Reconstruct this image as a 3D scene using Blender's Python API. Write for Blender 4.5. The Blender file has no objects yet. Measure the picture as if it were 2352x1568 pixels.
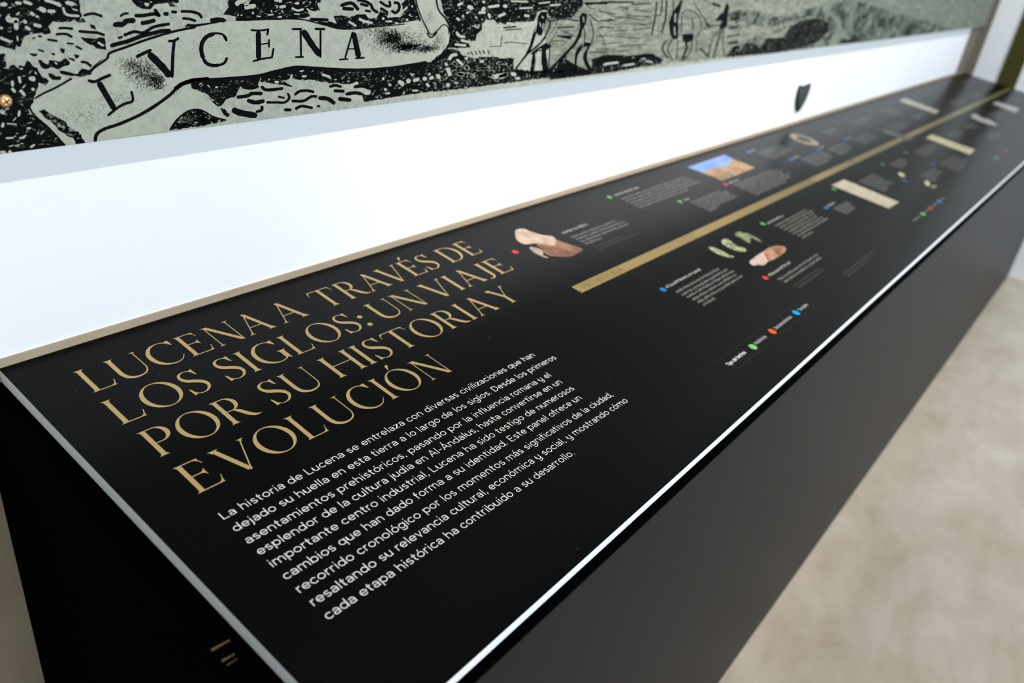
import bpy, bmesh, math, random
from mathutils import Vector, Matrix
random.seed(7)
sc = bpy.context.scene
COL = sc.collection
PI = math.pi
# ------------------------------------------------------------------ measures (metres)
TH = 0.10881                 # slope of the lectern top
CT, ST = math.cos(TH), math.sin(TH)
X0, XF = 0.2729, 5.125      # left end of the panels, far end wall
SEAM = 2.4536
W = 0.600                    # depth of the panels
TK = 0.0165                  # thickness of the panels
ZFLOOR = -0.99
def on_board(x, w, h=0.0):   # point at distance w from the wall, h above the printed face
    return Vector((x, -w*CT - h*ST, -w*ST + h*CT))
# ------------------------------------------------------------------ camera
cam = bpy.data.cameras.new('camera'); camo = bpy.data.objects.new('camera', cam); COL.objects.link(camo)
Rwc = [[0.6220217, -0.7736951, 0.1203528], [-0.3080677, -0.3831338, -0.8708058], [0.7198495, 0.5045833, -0.476668]]
camo.matrix_world = Matrix(((Rwc[0][0], -Rwc[1][0], -Rwc[2][0], 0.0), (Rwc[0][1], -Rwc[1][1], -Rwc[2][1], -0.8686),
                            (Rwc[0][2], -Rwc[1][2], -Rwc[2][2], 0.5106), (0, 0, 0, 1)))
cam.sensor_width = 36.0; cam.lens = 36.0*1843.81/2352.0
cam.clip_start = 0.02; cam.clip_end = 60
cam.dof.use_dof = True; cam.dof.focus_distance = 0.95; cam.dof.aperture_fstop = 3.6
sc.camera = camo
# ------------------------------------------------------------------ light
wd = bpy.data.worlds.new('world'); sc.world = wd; wd.use_nodes = True
wd.node_tree.nodes['Background'].inputs[0].default_value = (0.72, 0.86, 1.0, 1)
wd.node_tree.nodes['Background'].inputs[1].default_value = 0.5
def area(name, loc, target, sx, sy, power, colour, spread=PI):
    l = bpy.data.lights.new(name, 'AREA'); l.shape = 'RECTANGLE'; l.size = sx; l.size_y = sy; l.energy = power; l.color = colour; l.spread = spread
    o = bpy.data.objects.new(name, l); COL.objects.link(o); o.location = loc
    o.rotation_euler = (Vector(target)-Vector(loc)).to_track_quat('-Z', 'Y').to_euler(); return o
def spot(name, loc, target, power, colour, angle, blend, radius):
    l = bpy.data.lights.new(name, 'SPOT'); l.energy = power; l.color = colour; l.spot_size = angle; l.spot_blend = blend; l.shadow_soft_size = radius
    o = bpy.data.objects.new(name, l); COL.objects.link(o); o.location = loc
    o.rotation_euler = (Vector(target)-Vector(loc)).to_track_quat('-Z', 'Y').to_euler(); return o
area('window_light', (1.6, -5.2, 0.7), (1.6, 0, -0.1), 4.0, 2.2, 205, (0.78, 0.89, 1.0))
spot('wall_spot_near', (0.9, -2.0, 3.3), (1.1, 0, 0.1), 335, (1.0, 0.95, 0.90), math.radians(75), 1.0, 0.03)
spot('wall_spot_middle', (1.6, -2.0, 3.3), (1.75, 0, 0.22), 500, (1.0, 0.945, 0.91), math.radians(36), 1.0, 0.03)  # unseen narrow spot, added to lift the wall's reflection on the panels
spot('wall_spot_far', (3.1, -2.0, 3.3), (4.5, -0.1, 0.1), 420, (0.95, 0.97, 1.0), math.radians(85), 0.9, 0.03)
sc.view_settings.view_transform = 'Standard'; sc.view_settings.look = 'None'
sc.view_settings.exposure = 0.0; sc.view_settings.gamma = 1.0; sc.view_settings.use_curve_mapping = False

# ------------------------------------------------------------------ materials
MATS = {}
def mat(name, col, rough=0.5, spec=0.5, metal=0.0, ior=1.45):
    m = bpy.data.materials.new(name); m.use_nodes = True
    b = m.node_tree.nodes['Principled BSDF']
    b.inputs['Base Color'].default_value = (*col, 1); b.inputs['Roughness'].default_value = rough
    b.inputs['Specular IOR Level'].default_value = spec; b.inputs['Metallic'].default_value = metal
    b.inputs['IOR'].default_value = ior
    MATS[name] = m; return m
def nd(m, t, **kw):
    n = m.node_tree.nodes.new(t)
    for k, v in kw.items(): setattr(n, k, v)
    return n
def lk(m, a, b): m.node_tree.links.new(a, b)
def bsdf(m): return m.node_tree.nodes['Principled BSDF']
def noise_mix(m, scale, c0, c1, lo=0.35, hi=0.65, detail=4, stretch=(1, 1, 1), dist=0.0, rough=0.5):
    """base colour = two pigments mixed by a noise field in object space"""
    tc = nd(m, 'ShaderNodeTexCoord'); mp = nd(m, 'ShaderNodeMapping'); mp.inputs['Scale'].default_value = stretch
    nz = nd(m, 'ShaderNodeTexNoise'); nz.inputs['Scale'].default_value = scale; nz.inputs['Detail'].default_value = detail
    nz.inputs['Distortion'].default_value = dist; nz.inputs['Roughness'].default_value = rough
    rp = nd(m, 'ShaderNodeValToRGB'); rp.color_ramp.elements[0].position = lo; rp.color_ramp.elements[1].position = hi
    rp.color_ramp.elements[0].color = (*c0, 1); rp.color_ramp.elements[1].color = (*c1, 1)
    lk(m, tc.outputs['Object'], mp.inputs['Vector']); lk(m, mp.outputs[0], nz.inputs['Vector']); lk(m, nz.outputs[0], rp.inputs[0])
    lk(m, rp.outputs[0], bsdf(m).inputs['Base Color']); return nz, rp, mp
def bump(m, scale, strength, dist=0.001):
    tc = nd(m, 'ShaderNodeTexCoord'); nz = nd(m, 'ShaderNodeTexNoise'); nz.inputs['Scale'].default_value = scale
    bp = nd(m, 'ShaderNodeBump'); bp.inputs['Strength'].default_value = strength; bp.inputs['Distance'].default_value = dist
    lk(m, tc.outputs['Object'], nz.inputs['Vector']); lk(m, nz.outputs[0], bp.inputs['Height']); lk(m, bp.outputs[0], bsdf(m).inputs['Normal'])
m = mat('wall_paint', (0.86, 0.87, 0.88), 0.85, 0.2); bump(m, 420, 0.25, 0.0008)
m = mat('ceiling_paint', (0.05, 0.05, 0.052), 0.9, 0.05)
m = mat('beige_stone', (0.36, 0.29, 0.22), 0.7, 0.3); noise_mix(m, 9, (0.36, 0.29, 0.205), (0.43, 0.35, 0.25), 0.3, 0.7)
m = mat('taupe_stone', (0.19, 0.165, 0.125), 0.7, 0.2)
m = mat('olive_paint', (0.055, 0.045, 0.006), 0.6, 0.3)
m = mat('marble', (0.5, 0.45, 0.36), 0.32, 0.4)
nz, rp, mp = noise_mix(m, 3.4, (0.43, 0.355, 0.25), (0.67, 0.60, 0.49), 0.28, 0.72, 10, (1, 1.7, 1), 0.35, 0.66)
e = rp.color_ramp.elements.new(0.5); e.color = (0.56, 0.48, 0.37, 1)
PSPEC = 0.085
m = mat('panel_black', (0.0006, 0.0005, 0.0005), 0.29, PSPEC); 
m = mat('pvc_white', (0.93, 0.93, 0.92), 0.6, 0.2)
m = mat('cabinet_black', (0.0005, 0.0005, 0.0006), 0.8, 0.01)
m = mat('cabinet_charcoal', (0.0085, 0.0085, 0.0112), 0.42, 0.10); bump(m, 900, 0.12, 0.0004)
m = mat('seam_grey', (0.06, 0.06, 0.05), 0.4, PSPEC)
m = mat('gold_ink', (0.47, 0.345, 0.15), 0.29, PSPEC)
m = mat('gold_line', (0.20, 0.12, 0.05), 0.4, 0.4)
m = mat('white_ink', (0.86, 0.86, 0.83), 0.29, PSPEC)
m = mat('head_ink', (0.50, 0.49, 0.48), 0.29, PSPEC)
m = mat('text_ink', (0.27, 0.265, 0.25), 0.29, PSPEC)
m = mat('faint_ink', (0.075, 0.075, 0.07), 0.29, PSPEC)
m = mat('rule_ink', (0.022, 0.022, 0.02), 0.4, PSPEC)
m = mat('brown_ink', (0.12, 0.085, 0.03), 0.29, PSPEC)
for k, c in dict(dot_red=(0.60, 0.045, 0.02), dot_green=(0.10, 0.36, 0.09), dot_blue=(0.01, 0.17, 0.50), dot_teal=(0.04, 0.15, 0.16),
                 legend_green=(0.17, 0.52, 0.13), legend_orange=(0.62, 0.10, 0.008), legend_blue=(0.0, 0.30, 0.68), legend_red=(0.5, 0.05, 0.03)).items():
    mat(k, c, 0.29, PSPEC)
for k, a, b, s in (('shell_tan', (0.50, 0.34, 0.24), (0.72, 0.55, 0.42), 25), ('clay_brown', (0.16, 0.065, 0.035), (0.36, 0.19, 0.11), 18),
                   ('shell_pale', (0.36, 0.27, 0.20), (0.52, 0.43, 0.35), 30), ('sherd_green', (0.16, 0.19, 0.09), (0.52, 0.57, 0.32), 45),
                   ('sherd_olive', (0.12, 0.14, 0.07), (0.30, 0.34, 0.20), 45), ('skin_pink', (0.50, 0.34, 0.27), (0.70, 0.54, 0.48), 30),
                   ('skin_brown', (0.25, 0.10, 0.05), (0.50, 0.29, 0.19), 25), ('castle_sand', (0.32, 0.17, 0.07), (0.52, 0.33, 0.16), 22),
                   ('castle_shade', (0.12, 0.09, 0.05), (0.32, 0.22, 0.12), 25), ('parchment', (0.42, 0.37, 0.27), (0.56, 0.50, 0.39), 25),
                   ('parchment_yellow', (0.50, 0.46, 0.25), (0.62, 0.57, 0.36), 25), ('parchment_pale', (0.40, 0.39, 0.35), (0.54, 0.52, 0.48), 25),
                   ('sky_blue', (0.14, 0.27, 0.58), (0.24, 0.38, 0.66), 12), ('blade_grey', (0.07, 0.075, 0.05), (0.15, 0.155, 0.13), 30)):
    m = mat(k, a, 0.29, PSPEC); k_ = 0.78; noise_mix(m, s*2.2, tuple(v*k_ for v in a), tuple(v*k_ for v in b), 0.35, 0.62, 6)
m = mat('ring_bronze', (0.12, 0.09, 0.055), 0.29, PSPEC); noise_mix(m, 60, (0.15, 0.115, 0.07), (0.28, 0.22, 0.155), 0.4, 0.6)
# gold timeline: each period runs from gold to olive along its length (printed gradient)
def band_mat(name, x_a, x_b, ca, cb):
    m = mat(name, ca, 0.29, PSPEC)
    tc = nd(m, 'ShaderNodeTexCoord'); sp = nd(m, 'ShaderNodeSeparateXYZ'); mr = nd(m, 'ShaderNodeMapRange')
    mr.inputs['From Min'].default_value = x_a; mr.inputs['From Max'].default_value = x_b
    rp = nd(m, 'ShaderNodeValToRGB'); rp.color_ramp.elements[0].color = (*ca, 1); rp.color_ramp.elements[1].color = (*cb, 1)
    lk(m, tc.outputs['Object'], sp.inputs[0]); lk(m, sp.outputs[0], mr.inputs[0]); lk(m, mr.outputs[0], rp.inputs[0]); lk(m, rp.outputs[0], bsdf(m).inputs['Base Color'])
    return m
# mural print
LIGHT = (0.365, 0.385, 0.315); INK = (0.0018, 0.0022, 0.0026)
def mural_mat(name, lo, hi, scale, stretch=(1, 1, 2.4), dist=1.2, light=LIGHT, ink=INK, detail=3, rough=0.45):
    m = mat(name, light, 0.6, 0.02)
    noise_mix(m, scale, ink, light, lo, hi, detail, stretch, dist, rough); return m
m = mat('mural_paper', LIGHT, 0.5, 0.2)
nz, rp, mp = noise_mix(m, 130, (0.22, 0.245, 0.20), (0.42, 0.44, 0.365), 0.30, 0.68, 7, (1, 1, 1), 0.2, 0.75)
m = mat('mural_banner', LIGHT, 0.5, 0.2)
nz, rp, mp = noise_mix(m, 95, (0.28, 0.30, 0.245), (0.40, 0.42, 0.345), 0.25, 0.66, 8, (1, 1, 1), 0.2, 0.8)
mural_mat('mural_faint', 0.30, 0.66, 26, stretch=(1, 1, 4.5), dist=1.0, light=(0.285, 0.31, 0.25), ink=(0.075, 0.085, 0.065), detail=6, rough=0.7)
mural_mat('mural_smoke', 0.40, 0.60, 16, stretch=(1, 1, 1.6), dist=1.2, light=(0.21, 0.235, 0.19), ink=(0.012, 0.015, 0.013), detail=7, rough=0.7)
mural_mat('mural_inkblob', 0.56, 0.66, 120, stretch=(1, 1, 1.5), light=(0.24, 0.27, 0.23))
mat('mural_ink', INK, 0.6, 0.05); mat('mural_stroke_light', (0.37, 0.39, 0.325), 0.6, 0.06); mat('mural_dot', (0.035, 0.042, 0.033), 0.6, 0.05); mat('mural_grey', (0.12, 0.135, 0.105), 0.6, 0.05)
m = mat('brass', (0.72, 0.42, 0.20), 0.35, 0.5, 0.85)
m = mat('brass_dark', (0.10, 0.05, 0.02), 0.4, 0.5, 0.6)
m = mat('badge_black', (0.016, 0.020, 0.018), 0.4, 0.3)
m = mat('badge_face', (0.030, 0.042, 0.040), 0.3, 0.4)
m = mat('dust', (0.45, 0.45, 0.42), 0.8, 0.1)
m = mat('gold_glint', (0.35, 0.22, 0.10), 0.5, 0.3)

# ------------------------------------------------------------------ helpers
def link(name, me, m, parent=None):
    o = bpy.data.objects.new(name, me); COL.objects.link(o)
    if m is not None: me.materials.append(MATS[m] if isinstance(m, str) else m)
    if parent is not None: o.parent = parent
    return o
def from_bm(name, bm, m, parent=None):
    bmesh.ops.recalc_face_normals(bm, faces=bm.faces)
    me = bpy.data.meshes.new(name); bm.to_mesh(me); bm.free(); return link(name, me, m, parent)
def poly_mesh(name, verts, faces, m, parent=None):
    me = bpy.data.meshes.new(name); me.from_pydata([tuple(v) for v in verts], [], faces); me.update(); return link(name, me, m, parent)
def box_bm(bm, lo, hi):
    x0, y0, z0 = lo; x1, y1, z1 = hi
    v = [bm.verts.new(c) for c in ((x0,y0,z0),(x1,y0,z0),(x1,y1,z0),(x0,y1,z0),(x0,y0,z1),(x1,y0,z1),(x1,y1,z1),(x0,y1,z1))]
    for f in ((0,1,2,3),(4,5,6,7),(0,1,5,4),(1,2,6,5),(2,3,7,6),(3,0,4,7)): bm.faces.new([v[i] for i in f])
def box(name, lo, hi, m, parent=None, bev=0.0):
    bm = bmesh.new(); box_bm(bm, lo, hi)
    if bev: bmesh.ops.bevel(bm, geom=list(bm.edges), offset=bev, segments=2, affect='EDGES')
    return from_bm(name, bm, m, parent)
def struct(o): o['kind'] = 'structure'; return o
def tag(o, label, cat, group=None):
    o['label'] = label; o['category'] = cat
    if group: o['group'] = group
    return o
def empty(name, loc=(0, 0, 0)):
    o = bpy.data.objects.new(name, None); COL.objects.link(o); o.location = loc; o.empty_display_size = 0.05; return o
def plabel(o, s): o['label'] = s; return o
def stuff(o): o['kind'] = 'stuff'; return o

# ------------------------------------------------------------------ the room
YB, YR = 0.0, -5.6
CEIL = 3.7
struct(box('floor', (-3.0, YR, ZFLOOR-0.05), (XF+0.12, 0.12, ZFLOOR), 'marble'))
struct(box('wall_back', (-3.0, 0.0, ZFLOOR), (XF+0.12, 0.12, CEIL), 'wall_paint'))
struct(box('wall_right', (XF, YR, ZFLOOR), (XF+0.12, 0.0, CEIL), 'wall_paint'))
struct(box('wall_left', (-3.12, YR, ZFLOOR), (-3.0, 0.12, CEIL), 'wall_paint'))
struct(box('ceiling', (-3.12, YR, CEIL), (XF+0.12, 0.12, CEIL+0.06), 'ceiling_paint'))
# beige stone dado that ends just above the lectern top, and the beige pilaster at the far corner
dado = struct(box('trim_1', (-3.0, -0.004, ZFLOOR), (XF, 0.0, 0.0085), 'beige_stone'))
bm = bmesh.new(); box_bm(bm, (4.93, -0.006, 0.0085), (XF, 0.0, CEIL)); box_bm(bm, (XF-0.008, -0.052, -0.02), (XF, -0.006, CEIL)); struct(from_bm('trim_2', bm, 'taupe_stone'))
struct(box('trim_3', (XF-0.010, -0.270, -0.10), (XF, -0.180, CEIL), 'olive_paint'))
# window wall behind the camera (daylight comes through it): piers and a lintel
bm = bmesh.new()
box_bm(bm, (-3.0, YR-0.15, ZFLOOR), (-0.6, YR, CEIL)); box_bm(bm, (3.8, YR-0.15, ZFLOOR), (XF+0.12, YR, CEIL))
box_bm(bm, (-0.6, YR-0.15, 2.0), (3.8, YR, CEIL)); box_bm(bm, (-0.6, YR-0.15, ZFLOOR), (3.8, YR, -0.5))
struct(from_bm('wall_front', bm, 'wall_paint'))

# ------------------------------------------------------------------ cabinet under the panels
CX0, CYF = 0.2477, -(W*CT+0.0085)
def wedge(name, xa, xb, y0, y1, drop, m, parent):
    """box from the floor up to the sloping plane lying `drop` under the printed face"""
    bm = bmesh.new(); v = []
    for x in (xa, xb):
        for y, top in ((y0, 0), (y1, 0), (y1, 1), (y0, 1)):
            z = ZFLOOR if not top else (y*math.tan(TH) - drop/CT)
            v.append(bm.verts.new((x, y, z)))
    for f in ((0,1,2,3),(7,6,5,4),(0,4,5,1),(1,5,6,2),(2,6,7,3),(3,7,4,0)): bm.faces.new([v[i] for i in f])
    return from_bm(name, bm, m, parent)
cab = empty('lectern_cabinet', (CX0, 0, ZFLOOR))
tag(cab, 'long black and charcoal lectern cabinet running along the white wall, carrying the timeline panels', 'cabinet')
def child(o, p): o.parent = p; o.matrix_parent_inverse = Matrix.Translation(-p.location); return o
child(wedge('carcass', CX0, XF-0.012, CYF, -0.0045, TK+0.0006, 'cabinet_black', None), cab)
ff = child(wedge('front_panel', CX0+0.001, XF-0.012, CYF-0.0012, CYF-0.0001, TK+0.0012, 'cabinet_charcoal', None), cab)
plabel(ff, 'charcoal front panel')
def end_mark(y0, z0, y1, z1, wd_):  # thin sliver with a gold reflection put into its colour
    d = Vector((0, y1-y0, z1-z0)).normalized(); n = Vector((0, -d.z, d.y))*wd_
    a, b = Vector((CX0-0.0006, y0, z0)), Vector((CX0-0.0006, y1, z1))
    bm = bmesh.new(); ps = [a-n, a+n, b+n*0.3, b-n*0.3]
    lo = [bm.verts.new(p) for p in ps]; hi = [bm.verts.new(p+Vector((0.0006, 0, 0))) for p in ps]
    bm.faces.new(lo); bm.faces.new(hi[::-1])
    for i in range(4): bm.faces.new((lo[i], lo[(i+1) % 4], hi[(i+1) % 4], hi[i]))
    return child(plabel(from_bm('glint_sliver', bm, 'gold_glint'), 'pale brown painted reflection on the black end'), cab)
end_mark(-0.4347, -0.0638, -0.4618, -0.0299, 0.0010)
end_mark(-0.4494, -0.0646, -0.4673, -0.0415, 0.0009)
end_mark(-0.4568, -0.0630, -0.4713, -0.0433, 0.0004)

# measured print layout: board prints in 0.1 mm (along, from wall), mural prints in 0.1 mm (along, up)
D={'reg':[('faint',[[11374,5378],[17712,6475],[50244,6500],[51666,2257],[37019,2311],[20181,2446],[18703,2441],[15787,2454],[13013,2463],[11925,2461],[11971,2914],[11691,3349],
[11865,3758]]),('smoke',[[19672,2441],[19998,2744],[20987,2864],[22514,2757],[23549,3064],[24743,3271],[26426,3268],[27098,2979],[26614,2421],[23740,2398]]),('smoke',[[18597,3467],
[20010,3547],[22107,3315],[24194,3509],[27820,3729],[33274,3278],[39034,2864],[44873,2319],[38417,2298],[32712,2367],[29196,2384],[27521,2969],[24368,3300],[21964,3102],[19746,
3156]])],'light':[('banner',[[3445,2858],[3486,2913],[3598,2954],[3841,3037],[4018,3067],[4062,3137],[4154,3195],[4244,3268],[4481,3330],[4678,3388],[4981,3457],[5404,3518],[5739,
3544],[6211,3549],[6654,3540],[6990,3472],[7345,3411],[7950,3428],[8689,3502],[8928,3309],[9106,3340],[9198,3427],[9331,3406],[9373,3295],[9361,3161],[9207,3019],[9010,2949],[8742,
2915],[8226,2903],[7741,2897],[7284,2914],[6995,2959],[6584,3000],[6322,2974],[6007,2933],[5649,2928],[5310,2942],[5147,2934],[5010,2883],[4870,2776],[4657,2682],[4450,2600],[4251,
2547],[4081,2493],[4009,2437],[3985,2390],[3693,2383],[3544,2592],[3439,2716],[3404,2804]]),('banner',[[8565,3931],[8952,3935],[9072,3648],[9245,3498],[9342,3393],[9207,3427],[9105,
3352],[8973,3308],[8781,3448],[8658,3651]]),('banner',[[3984,2385],[4037,2475],[4210,2524],[4558,2598],[4848,2759],[5034,2857],[5203,2824],[5323,2721],[5412,2614],[5497,2499],[5575,
2434],[5106,2401],[4528,2401]])],'dark':[('inkblob',[[4827,2409],[4896,2479],[4983,2558],[5094,2600],[5219,2593],[5311,2539],[5420,2476],[5564,2435],[5274,2411],[5051,2407]]),
('inkblob',[[3478,2758],[3537,2768],[3612,2700],[3691,2648],[3767,2560],[3838,2506],[3890,2383],[3786,2374],[3775,2456],[3712,2487],[3654,2540],[3599,2613],[3525,2688]])],
'ink':[[[102,-15,-8,-104],[3465,2882,3553,2924,3684,2972,3842,3045]],[[140,-14,-6,-130],[4018,3067,4061,3124,4215,3214,4253,3267,4433,3319,4678,3388,4981,3457,5242,3495]],[[108,-6,
-2,-91],[5113,3507,5405,3528,5627,3560]],[[104,1,-2,-77],[5854,3551,6211,3558,6654,3550,6990,3483,7345,3416,7950,3433,8437,3456]],[[197,-19,-19,-186],[3989,2385,4017,2464,4106,2509,
4275,2544,4500,2613,4710,2705,4883,2803,4994,2889,5147,2934,5366,2938]],[[293,-4,-19,-235],[4928,2847,5065,2912,5309,2922,5648,2913,6007,2918,6322,2959,6584,2984,6995,2943,7586,
2890,8228,2879,8922,2917]],[[102,-16,-11,-106],[3684,2384,3551,2583,3446,2706,3404,2804,3445,2858]],[[136,9,-3,-89],[8570,3876,8695,3623,8825,3447,8974,3302,9113,3363,9216,3427,
9323,3394,9354,3296]],[[186,14,-5,-121],[9002,3878,9081,3648,9263,3503,9384,3356,9398,3171,9229,2993,9032,2923]],[[182,13,-6,-120],[8881,3328,8978,3260,9098,3328]],[[109,-7,-12,
-99],[4837,2412,4908,2493,4999,2561,5110,2604,5242,2591,5393,2500,5564,2440]],[[116,-6,-12,-102],[5502,2590,5534,2536,5602,2488]],[[342,-41,-29,-331],[4101,2994,4235,2699]],[[176,
-21,-12,-170],[3996,3016,4062,2997,4157,3029,4242,3054]],[[156,-17,-15,-150],[4154,2641,4260,2708,4349,2746,4430,2762,4447,2801,4436,2874]],[[202,-19,-10,-185],[4524,3213,4611,3248,
4707,3280]],[[432,-37,-25,-391],[4666,3246,4787,3125,4897,2989]],[[202,-16,-10,-180],[4913,2976,4943,3209,4972,3358]],[[168,-13,-6,-148],[4898,3360,4975,3363,5032,3390]],[[149,-7,
-5,-125],[5616,3331,5604,3376,5549,3414,5465,3425]],[[276,-16,-11,-236],[5472,3422,5366,3390,5303,3322,5289,3240,5308,3155]],[[232,-13,-13,-200],[5306,3161,5346,3105,5429,3076,5508,
3077]],[[188,-9,-10,-159],[5500,3074,5574,3098,5614,3157]],[[201,-10,-7,-168],[5584,3397,5614,3340]],[[363,-10,-15,-294],[6044,3430,6038,3110]],[[146,-4,-4,-117],[5938,3445,6067,
3435,6195,3448]],[[164,-4,-5,-131],[6184,3448,6166,3376]],[[109,-3,-4,-88],[6047,3278,6195,3290]],[[134,-3,-5,-108],[6192,3335,6186,3237]],[[149,-4,-8,-121],[5955,3093,6088,3114,
6239,3125]],[[168,-3,-8,-135],[6227,3126,6254,3231]],[[175,-1,-5,-135],[6521,3439,6679,3435]],[[161,-1,-6,-125],[6654,3425,6660,3110]],[[162,-1,-8,-126],[6567,3108,6703,3106]],
[[512,1,-20,-392],[6687,3424,6815,3263,6966,3102]],[[168,1,-7,-128],[6966,3081,6963,3417]],[[211,1,-6,-158],[6870,3432,7039,3425]],[[161,4,-7,-118],[7493,3382,7370,3053]],[[502,13,
-20,-365],[7506,3374,7611,3048]],[[115,3,-5,-84],[7405,3171,7567,3163]],[[161,3,-9,-120],[7267,3042,7427,3043]],[[167,5,-9,-122],[7543,3044,7719,3045]],[[224,30,-6,-126],[11734,
3498,11872,3390,11814,3230,11687,3091]],[[247,31,-11,-144],[11505,3275,11420,3030,11296,2893,11066,2691]],[[286,37,-16,-167],[11538,2917,11507,2774,11544,2532]],[[496,67,-29,-284],
[11802,2941,11880,2678,11959,2485]],[[167,23,-9,-95],[11955,3044,11995,2746,12003,2576]],[[285,37,-11,-163],[11350,2926,11632,3057,11795,3177]],[[351,52,-14,-191],[12809,3407,12829,
3275,12709,3014,12409,2838,12061,2611]],[[186,30,-5,-97],[13092,3420,13261,3225,13271,3011]],[[184,29,-6,-97],[12902,3330,13001,3175,13029,3021,13261,2982]],[[292,45,-15,-158],
[12961,3004,12806,2857,12870,2501]],[[341,54,-18,-182],[13220,2994,13085,2765,13405,2506]],[[151,24,-3,-77],[13027,3515,13394,3395,13843,3426]],[[1246,184,-77,-691],[12271,2578,
12596,2655,12829,2582]],[[1239,215,-68,-636],[13484,2623,14084,2713,14751,2593]],[[931,179,-49,-450],[14751,2593,15377,2690,16085,2564]],[[383,49,-25,-224],[11042,2657,11448,2612,
12066,2591]],[[908,137,-59,-501],[12148,2529,12700,2531,13373,2488]],[[320,62,-5,-148],[15404,3731,15463,3481,15471,3077]],[[277,54,-3,-127],[15623,3752,15685,3499,15518,3459]],
[[379,75,-6,-173],[15808,3751,15910,3410,15876,3108]],[[596,122,-6,-263],[16480,3750,16393,3620,16436,3313]],[[241,49,-2,-108],[16091,3751,16184,3493]],[[213,46,-4,-92],[16615,3465,
16724,3552,17160,3502,17459,3384,17661,3148,17525,2987]],[[204,43,-5,-91],[16625,3443,16719,3082]],[[267,57,-6,-116],[17100,3413,17302,3111]],[[348,71,-15,-161],[16152,2966,16035,
2792,16426,2569]],[[254,52,-11,-116],[16401,2957,16282,2781,16590,2537]],[[208,44,-9,-94],[16655,2948,16798,2526]],[[536,114,-24,-239],[16993,2936,17153,2766,17064,2511]],[[273,59,
-12,-121],[17354,2899,17394,2709,17172,2506]],[[195,43,-8,-85],[17470,2989,17610,2818,17653,2625]],[[190,41,-2,-81],[16997,3727,17955,3223]],[[568,127,-13,-239],[17823,3261,18081,
3196]],[[588,134,-10,-241],[18570,3461,18312,3298]],[[243,57,-5,-99],[18841,3506,18949,3163,18703,3120]],[[262,59,-6,-109],[17961,3211,18542,3197]],[[268,61,-10,-113],[18583,3123,
18330,2839,18371,2491]],[[425,98,-15,-177],[18689,3145,18696,2973,18643,2477]],[[250,59,-10,-103],[18824,3117,18995,2763,19285,2470]],[[466,105,-22,-201],[17816,2738,18358,2517]]],
'arts':[('bone','shell_tan',[[11132,603],[11345,643],[11365,802],[11429,955],[11488,1038],[11613,1116],[11575,1230],[11514,1304],[11295,1397],[11227,1336],[11157,1222],[11047,1138],
[10796,1083],[10841,876],[10914,810]]),('bone','clay_brown',[[11157,1222],[11295,1397],[11514,1304],[11575,1230],[11605,1378],[11668,1542],[11720,1700],[11724,1767],[11510,1794],
[11217,1813],[11066,1706],[10916,1600],[10906,1470],[10979,1358],[11047,1138]]),('bone','shell_pale',[[10823,1174],[10919,1238],[10979,1345],[10920,1452],[10798,1512],[10857,1617],
[10787,1629],[10746,1483],[10744,1333]]),('flint','sherd_green',[[14301,3013],[14425,3063],[14421,3201],[14447,3337],[14400,3434],[14471,3533],[14354,3545],[14241,3424],[14201,
3266],[14233,3101]]),('flint','sherd_green',[[14894,3025],[15050,3009],[15110,3089],[15041,3214],[14972,3368],[15062,3447],[15018,3550],[14872,3566],[14784,3488],[14729,3365],
[14734,3211],[14769,3103]]),('flint','sherd_olive',[[15521,3021],[15795,3009],[15788,3107],[15900,3181],[15860,3278],[15869,3383],[15755,3603],[15732,3444],[15741,3316],[15608,
3347],[15465,3435],[15396,3383],[15485,3218],[15460,3106]]),('finger_bone','skin_pink',[[14528,3821],[14788,3797],[15092,3777],[15326,3777],[15596,3794],[15286,3944],[15004,4037],
[14822,4058],[14659,4073],[14603,3982],[14458,3961],[14460,3888]]),('finger_bone','skin_brown',[[15326,3777],[15598,3763],[15913,3794],[16065,3897],[16040,3998],[15805,4066],[15467,
4073],[15124,4072],[14913,4048],[15004,4037],[15069,3950]]),('photo_sky','sky_blue',[[18191,432],[20322,419],[20268,698],[19703,868],[19115,868],[18930,735],[18595,857],[18239,
795]]),('photo_castle','castle_sand',[[20268,698],[20321,1330],[19099,1347],[18307,1364],[18260,1053],[18239,795],[18595,857],[18930,735],[19115,868],[19703,868]]),('photo_castle',
'castle_shade',[[18753,1147],[19145,1053],[19216,1168],[19040,1351],[18315,1364],[18260,1053]]),('bone_bar','parchment',[[21523,3020],[22480,3041],[22461,4567],[21565,4558]]),
('bone_bar','parchment_yellow',[[31333,3015],[32266,3008],[32334,4512],[31246,4559]]),('bone_bar','parchment',[[36452,592],[37521,561],[37387,2047],[36380,2124]]),('bone_bar',
'parchment_pale',[[43751,2964],[44839,2967],[44946,4007],[43387,4029]]),('blade','blade_grey',[[29808,1780],[30382,1819],[30433,2425],[30540,2793],[29902,2814],[29756,2357]]),
('figurine','parchment_pale',[[38565,3001],[39682,3022],[39004,3445],[39435,3681],[38799,3993],[38545,4213],[38120,3826],[38124,3426]]),('coin','parchment_yellow',[[25229,3736],
[25485,3741],[25422,3915],[25100,3978],[25028,3883]]),('coin','parchment_yellow',[[25414,4469],[25766,4456],[25627,4593],[25202,4699],[25102,4624]]),('coin','sherd_olive',[[25202,
4699],[25649,4765],[25402,4850],[25033,4816]])],'ring':[[[24895,898]],[[24496,468],[24813,1391],[25274,530],[24505,1262]]],'dots':[('red',10447,1181),('green',14386,583),('green',
15881,1502),('red',18171,1514),('green',16769,3128),('blue',11798,3422),('red',14186,4327),('blue',21385,636),('blue',22308,1543),('blue',24460,1538),('blue',26785,1579),('teal',
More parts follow.
